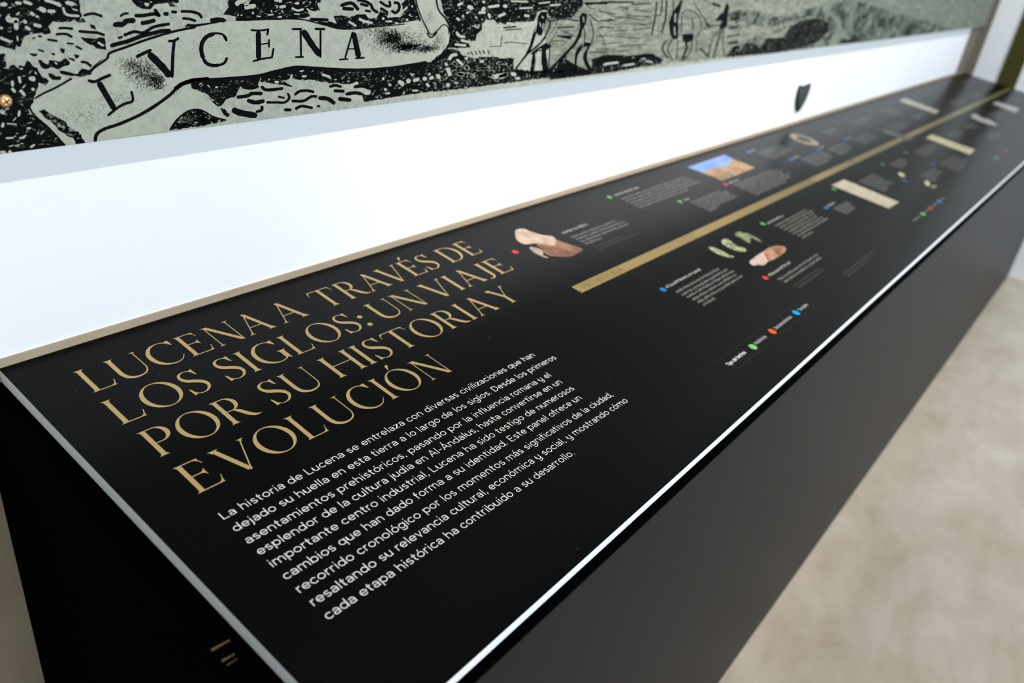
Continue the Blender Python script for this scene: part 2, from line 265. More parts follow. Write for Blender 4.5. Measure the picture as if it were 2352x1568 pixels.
28691,711),('green',21275,3178),('blue',19576,3582),('green',25566,3184),('green',28144,3188),('blue',27978,4102),('blue',24745,4087),('teal',35758,3199),('blue',34970,4125),('red',
42637,4108),('blue',32310,725),('blue',33591,1610),('teal',38082,1895),('red',39721,1616),('teal',41554,1133),('Lgreen',11509,5284),('Lorange',12316,5278),('Lblue',13405,5271),
('Lgreen',22290,5247),('Lred',23042,5245),('Lblue',24042,5243),('Lgreen',32324,5244),('Lred',33356,5252),('Lblue',34216,5252)],'lines':[('H',[11905,1143],[12760,1153]),('T',[11937,
1336],[13490,1352]),('T',[11947,1440],[13646,1456]),('T',[11952,1544],[13621,1564]),('T',[11961,1657],[12501,1655]),('F',[12001,1797],[12989,1821]),('F',[12016,1897],[13414,1911]),
('H',[14594,560],[15607,599]),('H',[16071,1532],[16322,1505]),('H',[18361,1534],[18945,1519]),('H',[11932,3408],[13296,3427]),('T',[11948,3597],[13678,3623]),('T',[11954,3719],
[13797,3723]),('T',[11964,3814],[13853,3821]),('T',[11983,3913],[13773,3925]),('T',[11986,4018],[13833,4028]),('T',[11993,4123],[12457,4123]),('H',[14355,4324],[15442,4340]),('T',
[14384,4523],[16496,4528]),('T',[14404,4635],[16410,4631]),('F',[14441,4805],[15809,4812]),('F',[14446,4906],[15897,4880]),('H',[16897,3180],[17809,3185]),('H',[19714,3565],[20269,
3575]),('F',[16051,5229],[18076,5233]),('F',[16071,5324],[17632,5310]),('H',[21559,627],[21896,628]),('H',[22512,1534],[23011,1529]),('H',[24691,1542],[25037,1526]),('H',[27071,
1584],[27469,1567])],'blocks':[([14573,770],[17520,932],[14595,1219],7),([16101,1661],[17676,1739],[16162,2121],7),([18361,1650],[20916,1776],[18416,2226],8),([16989,3349],[18942,
3402],[17023,3977],9),([19739,3737],[20718,3755],[19723,4005],4),([21661,814],[23496,896],[21621,1240],5),([22668,1695],[24451,1837],[22519,2153],6),([24781,1723],[26376,1791],
[24722,2102],6),([27140,1730],[28883,1814],[27021,2124],6),([26574,889],[27925,928],[26467,1088],4),([29346,911],[31581,1014],[28961,1144],4),([33000,807],[34703,953],[32381,1337],
5),([30688,1783],[32959,1901],[30507,2156],5),([33965,1743],[35791,1794],[33761,2000],3),([39976,1830],[42868,2020],[39494,2256],5),([43408,1866],[45891,1984],[42872,2314],4),
([32791,3374],[34753,3426],[32482,3710],4),([28483,3353],[30895,3429],[28301,3667],5),([25898,3341],[27182,3360],[25688,3605],5),([28245,4274],[30404,4338],[28112,4769],7),([25896,
4265],[27512,4285],[25764,4606],6),([22845,3370],[24209,3379],[22745,4012],8),([35901,3402],[37569,3452],[35762,3687],5),([35431,4284],[37323,4282],[35165,4582],4),([40174,3462],
[42427,3477],[39952,3842],5),([46585,3319],[48316,3405],[46067,3667],4),([46954,790],[49322,1061],[46415,1122],4)],'legend':[('Tipo de hechos:',[10602,5261],[11247,5299]),
('Históricos',[11627,5286],[12046,5299]),('Socioeconómicos',[12449,5285],[13164,5291]),('Sociales',[13553,5278],[13945,5289])],'legend2':[([21408,5266],[22044,5254]),([22495,5251],
[22835,5244]),([23272,5251],[23805,5237]),([24255,5236],[24639,5229]),([31633,5256],[32132,5250])],'band':[[10340,2504],[10364,2756],[14623,2602],[14471,2733],[21416,2462],[21305,
2653],[30477,2688],[37694,2533],[48809,2688]],'fig':[[[11502,3511],[11564,3579],[11751,3577],[11761,3471],[11717,3322],[11683,3199],[11588,3202],[11494,3275],[11508,3415]],[[11432,
2922],[11631,3012],[11823,3077],[12035,3004],[11957,2989],[11841,2930],[11646,2948],[11501,2892]],[[11485,2893],[11566,2880],[11603,2787],[11596,2603],[11479,2564],[11480,2702],
[11492,2793]],[[11744,2935],[11851,2957],[11945,2768],[12008,2576],[11857,2586],[11764,2778]],[[11374,3050],[11424,3242],[11462,3346],[11475,3152],[11421,2977],[11347,2890],[11215,
2790],[11041,2684],[11063,2727],[11248,2851],[11328,2981]],[[12735,3482],[12819,3555],[12973,3516],[12988,3403],[12944,3310],[12865,3274],[12761,3389]],[[12818,3313],[12895,3292],
[12886,3141],[12750,2994],[12538,2869],[12241,2695],[12066,2591],[12081,2666],[12404,2857],[12668,3035],[12772,3164]],[[13023,3040],[13249,3022],[13280,2982],[13083,2960],[12978,
2945]],[[12844,2913],[12961,3004],[12984,2926],[12871,2815],[12874,2678],[12950,2535],[12827,2523],[12796,2702],[12775,2839]],[[13085,2765],[13189,2976],[13186,2799],[13210,2718],
[13387,2568],[13444,2504],[13309,2512],[13134,2663]],[[16092,3320],[16159,3493],[16295,3621],[16490,3728],[16513,3576],[16445,3401],[16600,3176],[16644,2971],[16421,2968],[16240,
3097]],[[16807,3057],[17326,3064],[17424,2920],[17155,2872],[16899,2916]],[[18670,3699],[18875,3602],[18926,3359],[18949,3163],[18703,3120],[18556,3173],[18666,3291],[18305,3310],
[18584,3437],[18634,3556]]],'sol':[[[3100,3911],[4009,3922],[4011,3743],[4007,3672],[4030,3605],[4059,3574],[4014,3565],[3972,3571],[3938,3597],[3902,3572],[3829,3574],[3737,3581],
[3689,3537],[3700,3506],[3706,3476],[3673,3467],[3643,3467],[3625,3483],[3563,3475],[3482,3463],[3456,3454],[3435,3415],[3417,3365],[3392,3361],[3376,3382],[3359,3338],[3290,3361],
[3235,3378],[3008,3402]],[[2994,3325],[3253,3313],[3283,3292],[3246,3269],[3268,3233],[3257,3193],[3272,3167],[3297,3201],[3328,3209],[3361,3172],[3376,3201],[3418,3189],[3446,
3238],[3474,3226],[3492,3179],[3536,3166],[3536,3135],[3563,3076],[3625,3040],[3599,3005],[3554,3013],[3525,3031],[3514,2990],[3477,2919],[3456,2851],[3418,2802],[3425,2715],[3564,
2589],[3707,2373],[3061,2352],[2817,2344]],[[3546,3233],[3578,3241],[3603,3204],[3637,3191],[3654,3232],[3710,3224],[3751,3211],[3808,3239],[3844,3195],[3836,3174],[3781,3167],
[3724,3139],[3694,3151],[3665,3164],[3595,3152],[3567,3169]],[[3476,3302],[3555,3294],[3541,3269],[3507,3276]],[[3830,3249],[3888,3235],[3900,3208],[3883,3204],[3839,3233]],[[3893,
3272],[3945,3259],[3937,3238],[3909,3229]],[[3768,3335],[3815,3328],[3810,3292],[3787,3282],[3770,3309]],[[3680,3303],[3715,3291],[3712,3270],[3687,3277]],[[3625,3108],[3666,3100],
[3694,3077],[3741,3074],[3731,3037],[3657,3043],[3631,3076]],[[3733,3128],[3827,3106],[3905,3084],[3956,3135],[4020,3115],[4082,3155],[4175,3215],[4241,3239],[4277,3154],[4228,
3185],[4183,3187],[4135,3130],[4045,3092],[3988,3041],[4029,3005],[4003,2985],[3944,3044],[3892,3069],[3795,3076],[3744,3095]],[[3980,3436],[4071,3417],[4217,3418],[4225,3299],
[4130,3314],[4053,3365],[4003,3404]],[[4089,3553],[4131,3536],[4147,3494],[4095,3516]],[[4559,3877],[5072,3881],[5061,3749],[4977,3738],[5032,3705],[4956,3711],[4940,3744],[4783,
3728],[4735,3680],[4645,3686],[4588,3714],[4546,3761]],[[5589,3614],[5665,3694],[5654,3753],[5746,3886],[6985,3895],[6969,3742],[6909,3729],[6935,3678],[6961,3646],[6849,3640],
[6739,3680],[6798,3583],[6713,3559],[6417,3564],[6336,3541],[6179,3537],[6087,3545],[5980,3547],[5744,3552],[5753,3593]],[[7175,3573],[7284,3586],[7437,3554],[7549,3589],[7696,
3595],[7763,3541],[7893,3539],[7976,3629],[8111,3597],[8137,3550],[8343,3547],[8407,3616],[8353,3718],[8419,3765],[8570,3920],[8610,3733],[8798,3531],[8613,3429],[8376,3419],[8145,
3417],[7989,3405],[7833,3425],[7598,3415],[7389,3428],[7187,3463],[7048,3488],[7087,3516],[7226,3491]],[[5147,2949],[5483,2934],[5779,2939],[6089,2952],[6358,2988],[6581,2996],
[6989,2940],[7297,2906],[7820,2898],[7831,2670],[7494,2696],[7364,2745],[7113,2754],[6918,2796],[6894,2812],[6637,2826],[6523,2861],[6388,2835],[6533,2752],[6410,2779],[6256,2809],
[6085,2839],[6033,2861],[6010,2801],[5873,2769],[5773,2820],[5707,2705],[5566,2683],[5513,2619],[5463,2607],[5390,2673],[5356,2744],[5265,2793],[5139,2852]],[[7284,2912],[7941,
2881],[8406,2882],[8657,2888],[9036,2929],[9144,2955],[10982,2870],[11058,2477],[9837,2482],[8846,2485],[7963,2462],[7730,2458],[7684,2572],[7859,2598],[7707,2670],[7598,2727],
[7365,2725],[7288,2741]],[[9063,3910],[12713,3937],[12792,3666],[12501,3468],[11843,3461],[11729,3603],[11500,3588],[11412,3434],[10938,3427],[10775,3380],[10513,3436],[10491,3403],
[10370,3471],[10180,3483],[10087,3404],[10109,3347],[9990,3269],[9966,3173],[9783,3188],[9876,3078],[9469,3096],[9249,3105],[9358,3398],[9298,3499],[9218,3576]],[[9225,3106],[9585,
3059],[9698,2973],[10004,2916],[10581,2894],[10618,2849],[10801,2787],[10785,2717],[11024,2694],[11431,2641],[11624,2619],[12013,2623],[12491,2872],[12592,2489],[11280,2477],[9727,
2472],[9101,2481],[9054,2926]],[[12066,2591],[12419,2799],[12807,2662],[13405,2506],[13375,2730],[13860,2786],[14704,2723],[15640,2721],[16184,2559],[16115,2494],[14178,2436],
[12103,2436]],[[19295,2450],[19555,2640],[20115,2553],[20305,2753],[20953,2707],[21327,2563],[21585,2812],[22798,2792],[23055,3076],[24079,3236],[25128,3241],[26191,3100],[26344,
2848],[25701,2583],[24713,2463],[23077,2417],[21278,2424]],[[27606,2446],[27885,2594],[28614,2515],[29141,2659],[29800,2472],[29167,2412]]],'lt':[[[164,-28,-1,-165],[3296,3737,3357,
3736]],[[144,-23,-1,-143],[3426,3750,3483,3745]],[[146,-23,-1,-144],[3500,3764,3574,3735]],[[226,-33,-2,-220],[3629,3706,3689,3671]],[[153,-22,-2,-148],[3700,3676,3775,3670]],[[148,
-23,-2,-146],[3544,3668,3579,3638]],[[100,-15,-2,-98],[3588,3633,3616,3622]],[[239,-40,-4,-240],[3351,3641,3354,3603,3435,3596]],[[217,-36,-5,-218],[3407,3602,3402,3514]],[[147,-23,
-3,-146],[3474,3600,3499,3571]],[[148,-23,-4,-147],[3480,3542,3524,3511]],[[150,-23,-4,-148],[3556,3560,3628,3538]],[[118,-20,-3,-120],[3263,3542,3284,3527]],[[210,-28,-1,-200],
[3881,3753,3962,3733]],[[153,-22,-1,-147],[3689,3774,3762,3754,3839,3719]],[[118,-16,-1,-113],[3848,3709,3875,3643,3995,3626]],[[66,-9,-1,-63],[3935,3693,3986,3677]],[[119,-20,-4,
-122],[3248,3451,3292,3430,3336,3408]],[[73,-12,-3,-74],[3398,3460,3396,3416]],[[123,-21,-9,-127],[3354,3100,3358,3033]],[[134,-23,-10,-140],[3289,3064,3285,3008]],[[201,-32,-14,
-206],[3441,3079,3498,3054]],[[113,-13,-4,-106],[4144,3378,4201,3338]],[[137,-25,-1,-140],[3157,3728,3219,3690]],[[137,-25,-3,-142],[3132,3588,3170,3540]],[[162,-30,-11,-172],[3033,
3157,3066,3080]],[[137,-24,-11,-143],[3272,2996,3300,2953]],[[139,-23,-12,-145],[3344,2974,3382,2912]],[[142,-23,-11,-146],[3449,2978,3475,2959]],[[102,-16,-9,-105],[3498,2923,3463,
2884]],[[298,-51,-31,-315],[3288,2756,3312,2749]],[[212,-38,-22,-227],[3137,2801,3175,2767]],[[232,-42,-27,-251],[3126,2663,3152,2655]],[[59,-10,-7,-63],[3174,2670,3263,2651]],
[[122,-20,-12,-127],[3400,2792,3407,2757,3407,2731]],[[89,-16,-11,-96],[3143,2532,3215,2527]],[[90,-16,-11,-97],[3262,2517,3315,2515]],[[101,-17,-12,-107],[3345,2603,3386,2602]],
[[103,-17,-14,-109],[3348,2413,3398,2437]],[[117,-22,-16,-128],[3070,2407,3124,2395]],[[158,-29,-22,-172],[3145,2401,3172,2393]],[[122,-21,-17,-131],[3310,2378,3326,2376]],[[103,
-16,-8,-105],[3543,2941,3608,2961]],[[181,-16,-1,-161],[4675,3740,4721,3718]],[[329,-12,-2,-265],[5752,3717,5826,3758,5899,3746,5882,3705]],[[298,-10,-2,-238],[5867,3687,6024,
3710]],[[199,-3,-1,-154],[6348,3689,6444,3701]],[[205,-1,-1,-156],[6574,3731,6639,3731]],[[165,-1,-2,-126],[6524,3681,6614,3649,6705,3667]],[[158,-3,0,-122],[6279,3763,6389,3756]],
[[140,-2,-2,-109],[6321,3578,6385,3583]],[[150,-5,-2,-120],[5977,3644,5983,3614]],[[117,-3,-2,-92],[6181,3605,6267,3610]],[[95,-3,-1,-76],[6027,3595,6088,3588]],[[100,-1,-1,-78],
[6379,3658,6402,3627]],[[103,-1,-1,-79],[6556,3612,6647,3605]],[[98,-2,-1,-77],[6229,3659,6244,3629]],[[241,8,-5,-171],[7593,3536,7700,3504,7842,3478]],[[208,5,-5,-150],[7418,3510,
7555,3447]],[[328,12,-5,-229],[7859,3566,7903,3561]],[[279,12,-5,-193],[8003,3537,8048,3528]],[[170,8,-3,-117],[8084,3496,8197,3494]],[[202,10,-4,-139],[8245,3470,8314,3464]],[[267,
15,-5,-180],[8451,3513,8499,3504]],[[208,12,-3,-139],[8505,3576,8541,3567]],[[227,10,-4,-156],[8091,3558,8249,3564]],[[176,9,-2,-118],[8394,3632,8473,3671]],[[208,12,-2,-138],[8543,
3686,8579,3678]],[[134,4,-2,-95],[7740,3571,7773,3548]],[[169,-2,-12,-135],[6524,2906,6500,2854]],[[174,-1,-12,-137],[6671,2869,6741,2869]],[[214,2,-15,-164],[6990,2875,7136,2827]],
[[191,-4,-14,-155],[6257,2835,6322,2822]],[[115,0,-7,-90],[6637,2934,6706,2939]],[[120,-6,-9,-104],[5439,2837,5477,2826]],[[326,8,-25,-244],[7366,2696,7456,2679,7612,2726]],[[234,7,
-19,-174],[7588,2640,7722,2629]],[[477,16,-40,-352],[7711,2580,7847,2579]],[[598,16,-53,-449],[7461,2532,7686,2522]],[[246,11,-17,-177],[8072,2763,8074,2722]],[[285,13,-23,-206],
[8096,2599,8153,2584]],[[252,12,-19,-180],[8177,2654,8236,2639]],[[444,24,-33,-312],[8362,2691,8484,2630]],[[527,30,-38,-367],[8525,2679,8615,2673]],[[384,24,-28,-265],[8661,2670,
8796,2691]],[[471,31,-33,-321],[8858,2687,8952,2680]],[[360,25,-25,-243],[9000,2677,9093,2697]],[[488,36,-34,-326],[9169,2730,9225,2661]],[[318,22,-24,-217],[8943,2617,9012,2558]],
[[505,41,-39,-335],[9385,2551,9468,2556]],[[475,41,-31,-308],[9617,2711,9773,2689]],[[524,47,-32,-336],[9775,2800,9867,2761]],[[379,32,-22,-246],[9495,2871,9581,2856]],[[275,27,-17,
-173],[10064,2744,10372,2742]],[[330,35,-21,-205],[10363,2685,10512,2687]],[[268,25,-18,-171],[9877,2694,10046,2626]],[[582,64,-40,-358],[10471,2596,10869,2616]],[[338,37,-19,-206],
[10565,2811,10797,2798]],[[288,23,-17,-189],[9313,2882,9383,2845]],[[417,33,-27,-274],[9370,2814,9468,2688]],[[180,8,-15,-130],[8128,2535,8214,2533]],[[150,8,-13,-106],[8464,2507,
8509,2508]],[[193,12,-16,-134],[8657,2533,8781,2523]],[[215,18,-16,-141],[9566,2581,9653,2564]],[[238,16,-16,-161],[8963,2733,9024,2750]],[[189,11,-13,-131],[8608,2757,8683,2762]],
[[306,26,-2,-191],[9491,3687,9608,3725]],[[504,45,-4,-311],[9713,3678,9845,3638]],[[458,44,-4,-278],[10056,3604,10125,3659]],[[327,31,-4,-199],[9981,3582,10150,3587]],[[336,34,-2,
-201],[10191,3659,10469,3681]],[[417,45,-3,-245],[10553,3672,10664,3671]],[[347,37,-5,-205],[10457,3519,10642,3565]],[[326,31,-1,-197],[10046,3746,10115,3722]],[[280,24,-4,-175],
[9619,3555,9648,3524]],[[277,23,-5,-175],[9488,3519,9567,3478]],[[283,25,-4,-175],[9700,3593,9753,3577]],[[163,15,-4,-101],[9906,3400,9988,3366,10033,3413]],[[226,21,-4,-139],[9912,
3527,9941,3511]],[[313,27,-10,-199],[9514,3324,9583,3266,9725,3238]],[[287,25,-11,-182],[9629,3201,9812,3162]],[[285,24,-12,-182],[9500,3142,9767,3116]],[[358,40,-8,-211],[10684,
3415,10916,3393]],[[299,36,-5,-171],[11123,3525,11274,3514]],[[449,54,-11,-259],[11023,3366,11334,3375]],[[335,34,-5,-202],[10219,3571,10271,3497]],[[375,31,-19,-243],[9404,2923,
9458,2984,9581,2994]],[[316,26,-18,-205],[9484,2878,9588,2848]],[[325,29,-17,-207],[9754,2937,9834,2916]],[[320,28,-18,-206],[9578,2922,9730,2831]],[[460,42,-28,-294],[9784,2812,
9883,2756]],[[275,28,-17,-173],[10058,2736,10396,2750]],[[341,34,-19,-213],[10119,2859,10227,2862]],[[289,32,-16,-176],[10540,2810,10798,2804]],[[283,30,-18,-176],[10366,2682,10505,
2682]],[[453,40,-30,-294],[9606,2707,9777,2679]],[[588,66,-40,-360],[10637,2577,10875,2623]],[[530,62,-35,-319],[10948,2627,11105,2589]],[[214,23,-15,-133],[10437,2591,10519,2603]],
[[385,46,-27,-231],[11085,2536,11224,2527]],[[234,22,-16,-150],[9851,2707,10022,2620]],[[222,27,-2,-126],[10969,3636,11336,3641]],[[242,33,-1,-132],[11792,3672,12109,3688]],[[216,
25,-1,-124],[10734,3744,11167,3735]],[[194,25,-1,-107],[11473,3708,11779,3724]],[[173,22,-3,-96],[11611,3509,11666,3473]],[[125,16,-3,-71],[11571,3414,11618,3342]],[[111,15,-3,-62],
[11685,3394,11674,3306]],[[112,15,-5,-64],[11641,2967,11733,2981]],[[111,14,-6,-65],[11504,2810,11544,2698]],[[115,15,-6,-66],[11824,2867,11874,2725]],[[247,50,-4,-110],[16306,3491,
16362,3315]],[[201,41,-6,-91],[16378,3226,16485,3044]],[[143,22,-3,-75],[12858,3480,12904,3386]],[[413,71,-23,-212],[13800,2605,14363,2614]],[[353,65,-20,-176],[14557,2540,14986,
2547]],[[318,60,-17,-155],[14851,2673,15404,2623]],[[331,64,-18,-159],[15422,2578,15715,2539]]],'fo':[[[131,-18,-3,-127],[3779,3519,3847,3520,3920,3510]],[[131,-18,-4,-128],[3745,
3464,3840,3466,3904,3433]],[[152,-19,-5,-144],[3966,3488,4078,3475,4155,3467,4225,3439]],[[116,-17,-4,-114],[3662,3421,3757,3403]],[[93,-13,-4,-91],[3838,3379,3907,3371]],[[108,-14,
-5,-105],[3920,3350,3980,3315]],[[87,-14,-3,-87],[3527,3436,3558,3440]],[[101,-15,-3,-100],[3580,3454,3620,3448]],[[89,-14,-4,-89],[3562,3334,3619,3311]],[[138,-18,-8,-134],[3949,
3200,4007,3186,4052,3146]],[[137,-17,-2,-129],[4034,3631,4134,3648,4224,3618]],[[131,-14,-2,-119],[4402,3615,4445,3641,4498,3645]],[[291,-30,-6,-267],[4318,3537,4376,3541,4422,3540,
4466,3571,4562,3575]],[[213,-19,-3,-190],[4555,3623,4651,3622,4774,3636,4840,3613]],[[216,-18,-3,-191],[4779,3685,4822,3619]],[[244,-22,-5,-218],[4613,3547,4692,3556,4781,3576]],
[[252,-20,-3,-220],[4873,3635,4936,3634]],[[192,-14,-2,-166],[4964,3656,5033,3649]],[[183,-12,-2,-156],[5073,3657,5197,3653,5288,3629,5325,3583]],[[165,-11,-3,-142],[5086,3587,5165,
3580,5249,3556]],[[183,-17,-5,-165],[4416,3433,4538,3467,4633,3453,4762,3510,4940,3534]],[[242,-23,-8,-220],[4265,3335,4348,3354,4444,3372,4543,3401,4630,3426,4756,3449,4845,3464,
4947,3466]],[[146,-16,-5,-135],[4354,3408,4409,3422]],[[168,-11,-4,-144],[5133,3518,5239,3510,5417,3523]],[[280,-14,-5,-234],[5420,3558,5531,3568,5615,3549]],[[262,1,-5,-196],[6798,
3545,7094,3533]],[[227,3,-5,-167],[6919,3510,7095,3480,7323,3427,7463,3417]],[[137,-3,-1,-107],[6262,3732,6284,3647]],[[306,7,-2,-220],[7281,3695,7381,3723,7483,3723,7589,3641]],
[[306,7,-3,-220],[7312,3666,7506,3656]],[[267,9,-2,-187],[7553,3766,7689,3751,7798,3706,7833,3653,7933,3607]],[[264,8,-2,-186],[7607,3722,7756,3692]],[[250,11,-1,-172],[7947,3751,
8060,3697,8139,3689,8123,3758]],[[278,12,-3,-192],[7963,3667,8111,3604]],[[285,14,-2,-194],[8203,3735,8296,3719,8312,3649,8247,3603,8165,3635]],[[214,7,-2,-150],[7694,3640,7802,
3623]],[[207,-7,-16,-173],[5793,2809,5925,2782,6031,2800]],[[243,-5,-19,-200],[6062,2797,6146,2746,6387,2745]],[[259,-9,-22,-218],[5717,2695,5870,2699,5933,2720,6081,2708]],[[316,
-10,-29,-265],[5858,2648,5971,2611,6110,2616]],[[195,-3,-18,-159],[6131,2596,6294,2581,6406,2571,6475,2619,6453,2685]],[[167,-3,-15,-136],[6307,2652,6407,2625]],[[234,-1,-19,-186],
[6555,2649,6636,2688,6752,2688,6871,2660]],[[236,0,-21,-187],[6508,2580,6693,2563,6823,2607,6919,2599]],[[372,4,-34,-289],[6932,2579,7091,2555,7218,2476]],[[236,-1,-23,-189],[6564,
2472,6669,2499,6848,2458]],[[273,-13,-28,-238],[5530,2574,5557,2519,5605,2488]],[[464,-18,-47,-397],[5649,2562,5758,2508,5997,2447]],[[213,-6,-21,-179],[5977,2494,6063,2512,6065,
2566]],[[256,-3,-26,-209],[6393,2480,6507,2468]],[[183,1,-18,-144],[6908,2476,6969,2470]],[[251,4,-20,-192],[7114,2706,7213,2718,7327,2690]],[[286,5,-23,-218],[7189,2652,7380,
2627]],[[389,8,-35,-296],[7267,2540,7501,2499]],[[331,9,-28,-248],[7394,2587,7563,2592,7698,2561]],[[336,10,-26,-248],[7534,2673,7693,2671,7833,2630]],[[143,13,-7,-91],[9807,3016,
9851,2981]],[[145,13,-7,-91],[9884,3021,9944,2969]],[[146,14,-7,-92],[9988,3024,10035,2972]],[[148,14,-7,-92],[10080,3028,10128,2976]],[[149,15,-7,-93],[10173,3032,10223,2972]],
[[152,15,-7,-93],[10295,3027,10334,2958]],[[84,9,-3,-51],[10342,3075,10606,3073]],[[106,12,-4,-64],[10605,3233,10607,3064]],[[110,13,-4,-65],[10655,3113,10853,3123,11307,3079]],
[[74,9,-3,-43],[10952,3214,10964,3153]],[[208,21,-11,-128],[10083,2920,10581,2894]],[[98,10,-5,-60],[10417,2954,10429,2885]],[[215,24,-5,-127],[10612,3350,10952,3359]],[[145,17,-4,
-85],[10674,3315,11106,3321]],[[235,34,-4,-128],[11863,3425,12247,3454,12738,3408]],[[238,34,-6,-129],[12085,3313,12624,3318]],[[205,29,-7,-112],[12118,3185,12576,3114]],[[414,60,
-14,-225],[12257,3162,12601,3150]],[[306,51,-1,-153],[12870,3683,13554,3718,14546,3714]],[[366,58,-2,-187],[12829,3702,13598,3698]],[[192,32,-2,-97],[13340,3568,13934,3502]],[[233,
39,-4,-118],[13432,3395,13968,3404]],[[168,30,-3,-82],[14028,3462,15102,3382]],[[156,26,-4,-79],[13425,3298,13976,3265]],[[185,32,-5,-92],[13997,3204,14483,3211]],[[156,26,-5,-80],
[13404,3124,13944,3126]],[[150,27,-5,-73],[14195,3098,15017,3039]],[[142,24,-6,-72],[13602,2979,14397,2988]],[[152,28,-6,-75],[14218,2913,15289,2911]],[[138,23,-6,-71],[13441,2886,
13946,2884]],[[177,33,-5,-85],[14652,3207,15432,3228]],[[150,27,-3,-73],[14272,3338,15225,3296]],[[257,47,-1,-121],[14437,3675,15198,3691]],[[162,28,-1,-79],[14006,3638,14384,
3596]],[[174,32,-2,-82],[14599,3574,15310,3525]],[[150,28,-2,-72],[14345,3477,15255,3442]],[[695,165,-12,-276],[19078,3308,19628,3348]],[[637,152,-16,-255],[19118,3134,19675,3145]],
[[717,172,-28,-290],[19263,2778,19898,2779]],[[1331,323,-57,-536],[19598,2636,20044,2669]],[[451,108,-15,-181],[19111,2935,19865,2961]],[[687,155,-4,-281],[17935,3678,18430,3605]],
[[195,32,-9,-102],[13262,2854,13843,2837]],[[147,26,-7,-74],[14045,2828,14668,2820]]],'stip':[('g',4596,3060,147,117,700,10),('g',4709,2961,90,73,420,10),('g',4460,3135,104,79,300,
9),('k',4757,2935,60,56,160,9),('k',8217,3274,167,92,700,13),('k',8504,3147,227,53,800,13),('k',8903,3106,184,42,420,12),('g',8037,3297,179,113,700,10),('g',8455,3225,384,141,1000,
10),('g',9122,3200,112,110,300,9),('g',7572,3258,153,121,260,8),('g',7874,3386,239,45,200,9),('g',5059,2501,109,40,100,8),('g',5467,2758,172,59,60,7),('g',4233,2795,236,89,160,7),
('g',3853,2654,267,79,200,7),('g',6079,3240,1346,124,350,6),('g',8905,3533,90,117,160,8)]}
# ------------------------------------------------------------------ printed shapes on the sloping panels
class Print:
    """collects flat printed polygons lying h above the printed face; (x, w) board coordinates"""
    def __init__(s, h=0.00018, step=0.0): s.v = []; s.f = []; s.h = h; s.step = step
    def poly(s, pts):
        i = len(s.v); s.v += [on_board(x, w, s.h) for x, w in pts]; s.f.append(tuple(range(i, i+len(pts)))); s.h += s.step
    def strip(s, a, b, closed=False):
        i = len(s.v); n = len(a)
        s.v += [on_board(x, w, s.h) for x, w in a] + [on_board(x, w, s.h) for x, w in b]
        for k in range(n if closed else n-1):
            k2 = (k+1) % n; s.f.append((i+k, i+k2, i+n+k2, i+n+k))
    def build(s, name, m, parent):
        o = poly_mesh(name, s.v, s.f, m, None)
        child(o, parent); return o
def make_panel(xa, xb, label):
    root = empty('timeline_panel', tuple(on_board(xa, W, -TK)))
    tag(root, label, 'display panel', 'timeline panels on the lectern')
    bm = bmesh.new(); v = []
    for x in (xa, xb):
        for w, h in ((0.0045, -TK), (W, -TK), (W, -0.0004), (0.0045, -0.0004)): v.append(bm.verts.new(on_board(x, w, h)))
    for f in ((0,1,2,3),(7,6,5,4),(0,4,5,1),(1,5,6,2),(2,6,7,3),(3,7,4,0)): bm.faces.new([v[i] for i in f])
    core = child(from_bm('core_board', bm, 'pvc_white'), root); plabel(core, 'white foam board core')
    bm = bmesh.new(); v = []
    for x in (xa, xb):
        for w, h in ((0.0045, -0.0004), (W, -0.0004), (W, 0), (0.0045, 0)): v.append(bm.verts.new(on_board(x, w, h)))
    for f in ((0,1,2,3),(7,6,5,4),(0,4,5,1),(1,5,6,2),(2,6,7,3),(3,7,4,0)): bm.faces.new([v[i] for i in f])
    pr = child(from_bm('printed_face', bm, 'panel_black'), root); plabel(pr, 'glossy black printed film')
    return root
pan1 = make_panel(X0, SEAM-0.0006, 'near black timeline panel with gold Spanish title and white text')
pan2 = make_panel(SEAM+0.0006, XF-0.012, 'far black timeline panel beyond the seam, with blurred small texts and cream bars')
del pan1['group'], pan2['group']
def P(x): return pan1 if x < SEAM else pan2

# ---- display serif capitals, unit cap height: each glyph = (advance width, list of outlines)
def q3(a, b, c, n=6): return [((1-t)**2*a[0]+2*(1-t)*t*b[0]+t*t*c[0], (1-t)**2*a[1]+2*(1-t)*t*b[1]+t*t*c[1]) for t in [i/n for i in range(n+1)]]
def foot(xl, xr, y, d, L=0.07, R=0.07, h=0.10):
    """bracketed serif at height y on a stem spanning xl..xr; d=+1 grows up (a foot), -1 grows down (a head)"""
    a = q3((xl-L, y), (xl, y+d*0.028), (xl, y+d*h), 5); b = q3((xr, y+d*h), (xr, y+d*0.028), (xr+R, y), 5)
    return [a + b]
def stem(x, w, y0=0.0, y1=1.0, f=(0.07, 0.07), t=(0.07, 0.07)):
    o = [[(x, y0), (x+w, y0), (x+w, y1), (x, y1)]]
    if f: o += foot(x, x+w, y0, 1, *f)
    if t: o += foot(x, x+w, y1, -1, *t)
    return o
def diag(xa, ya, xb, yb, w): return [[(xa, ya), (xa+w, ya), (xb+w, yb), (xb, yb)]]
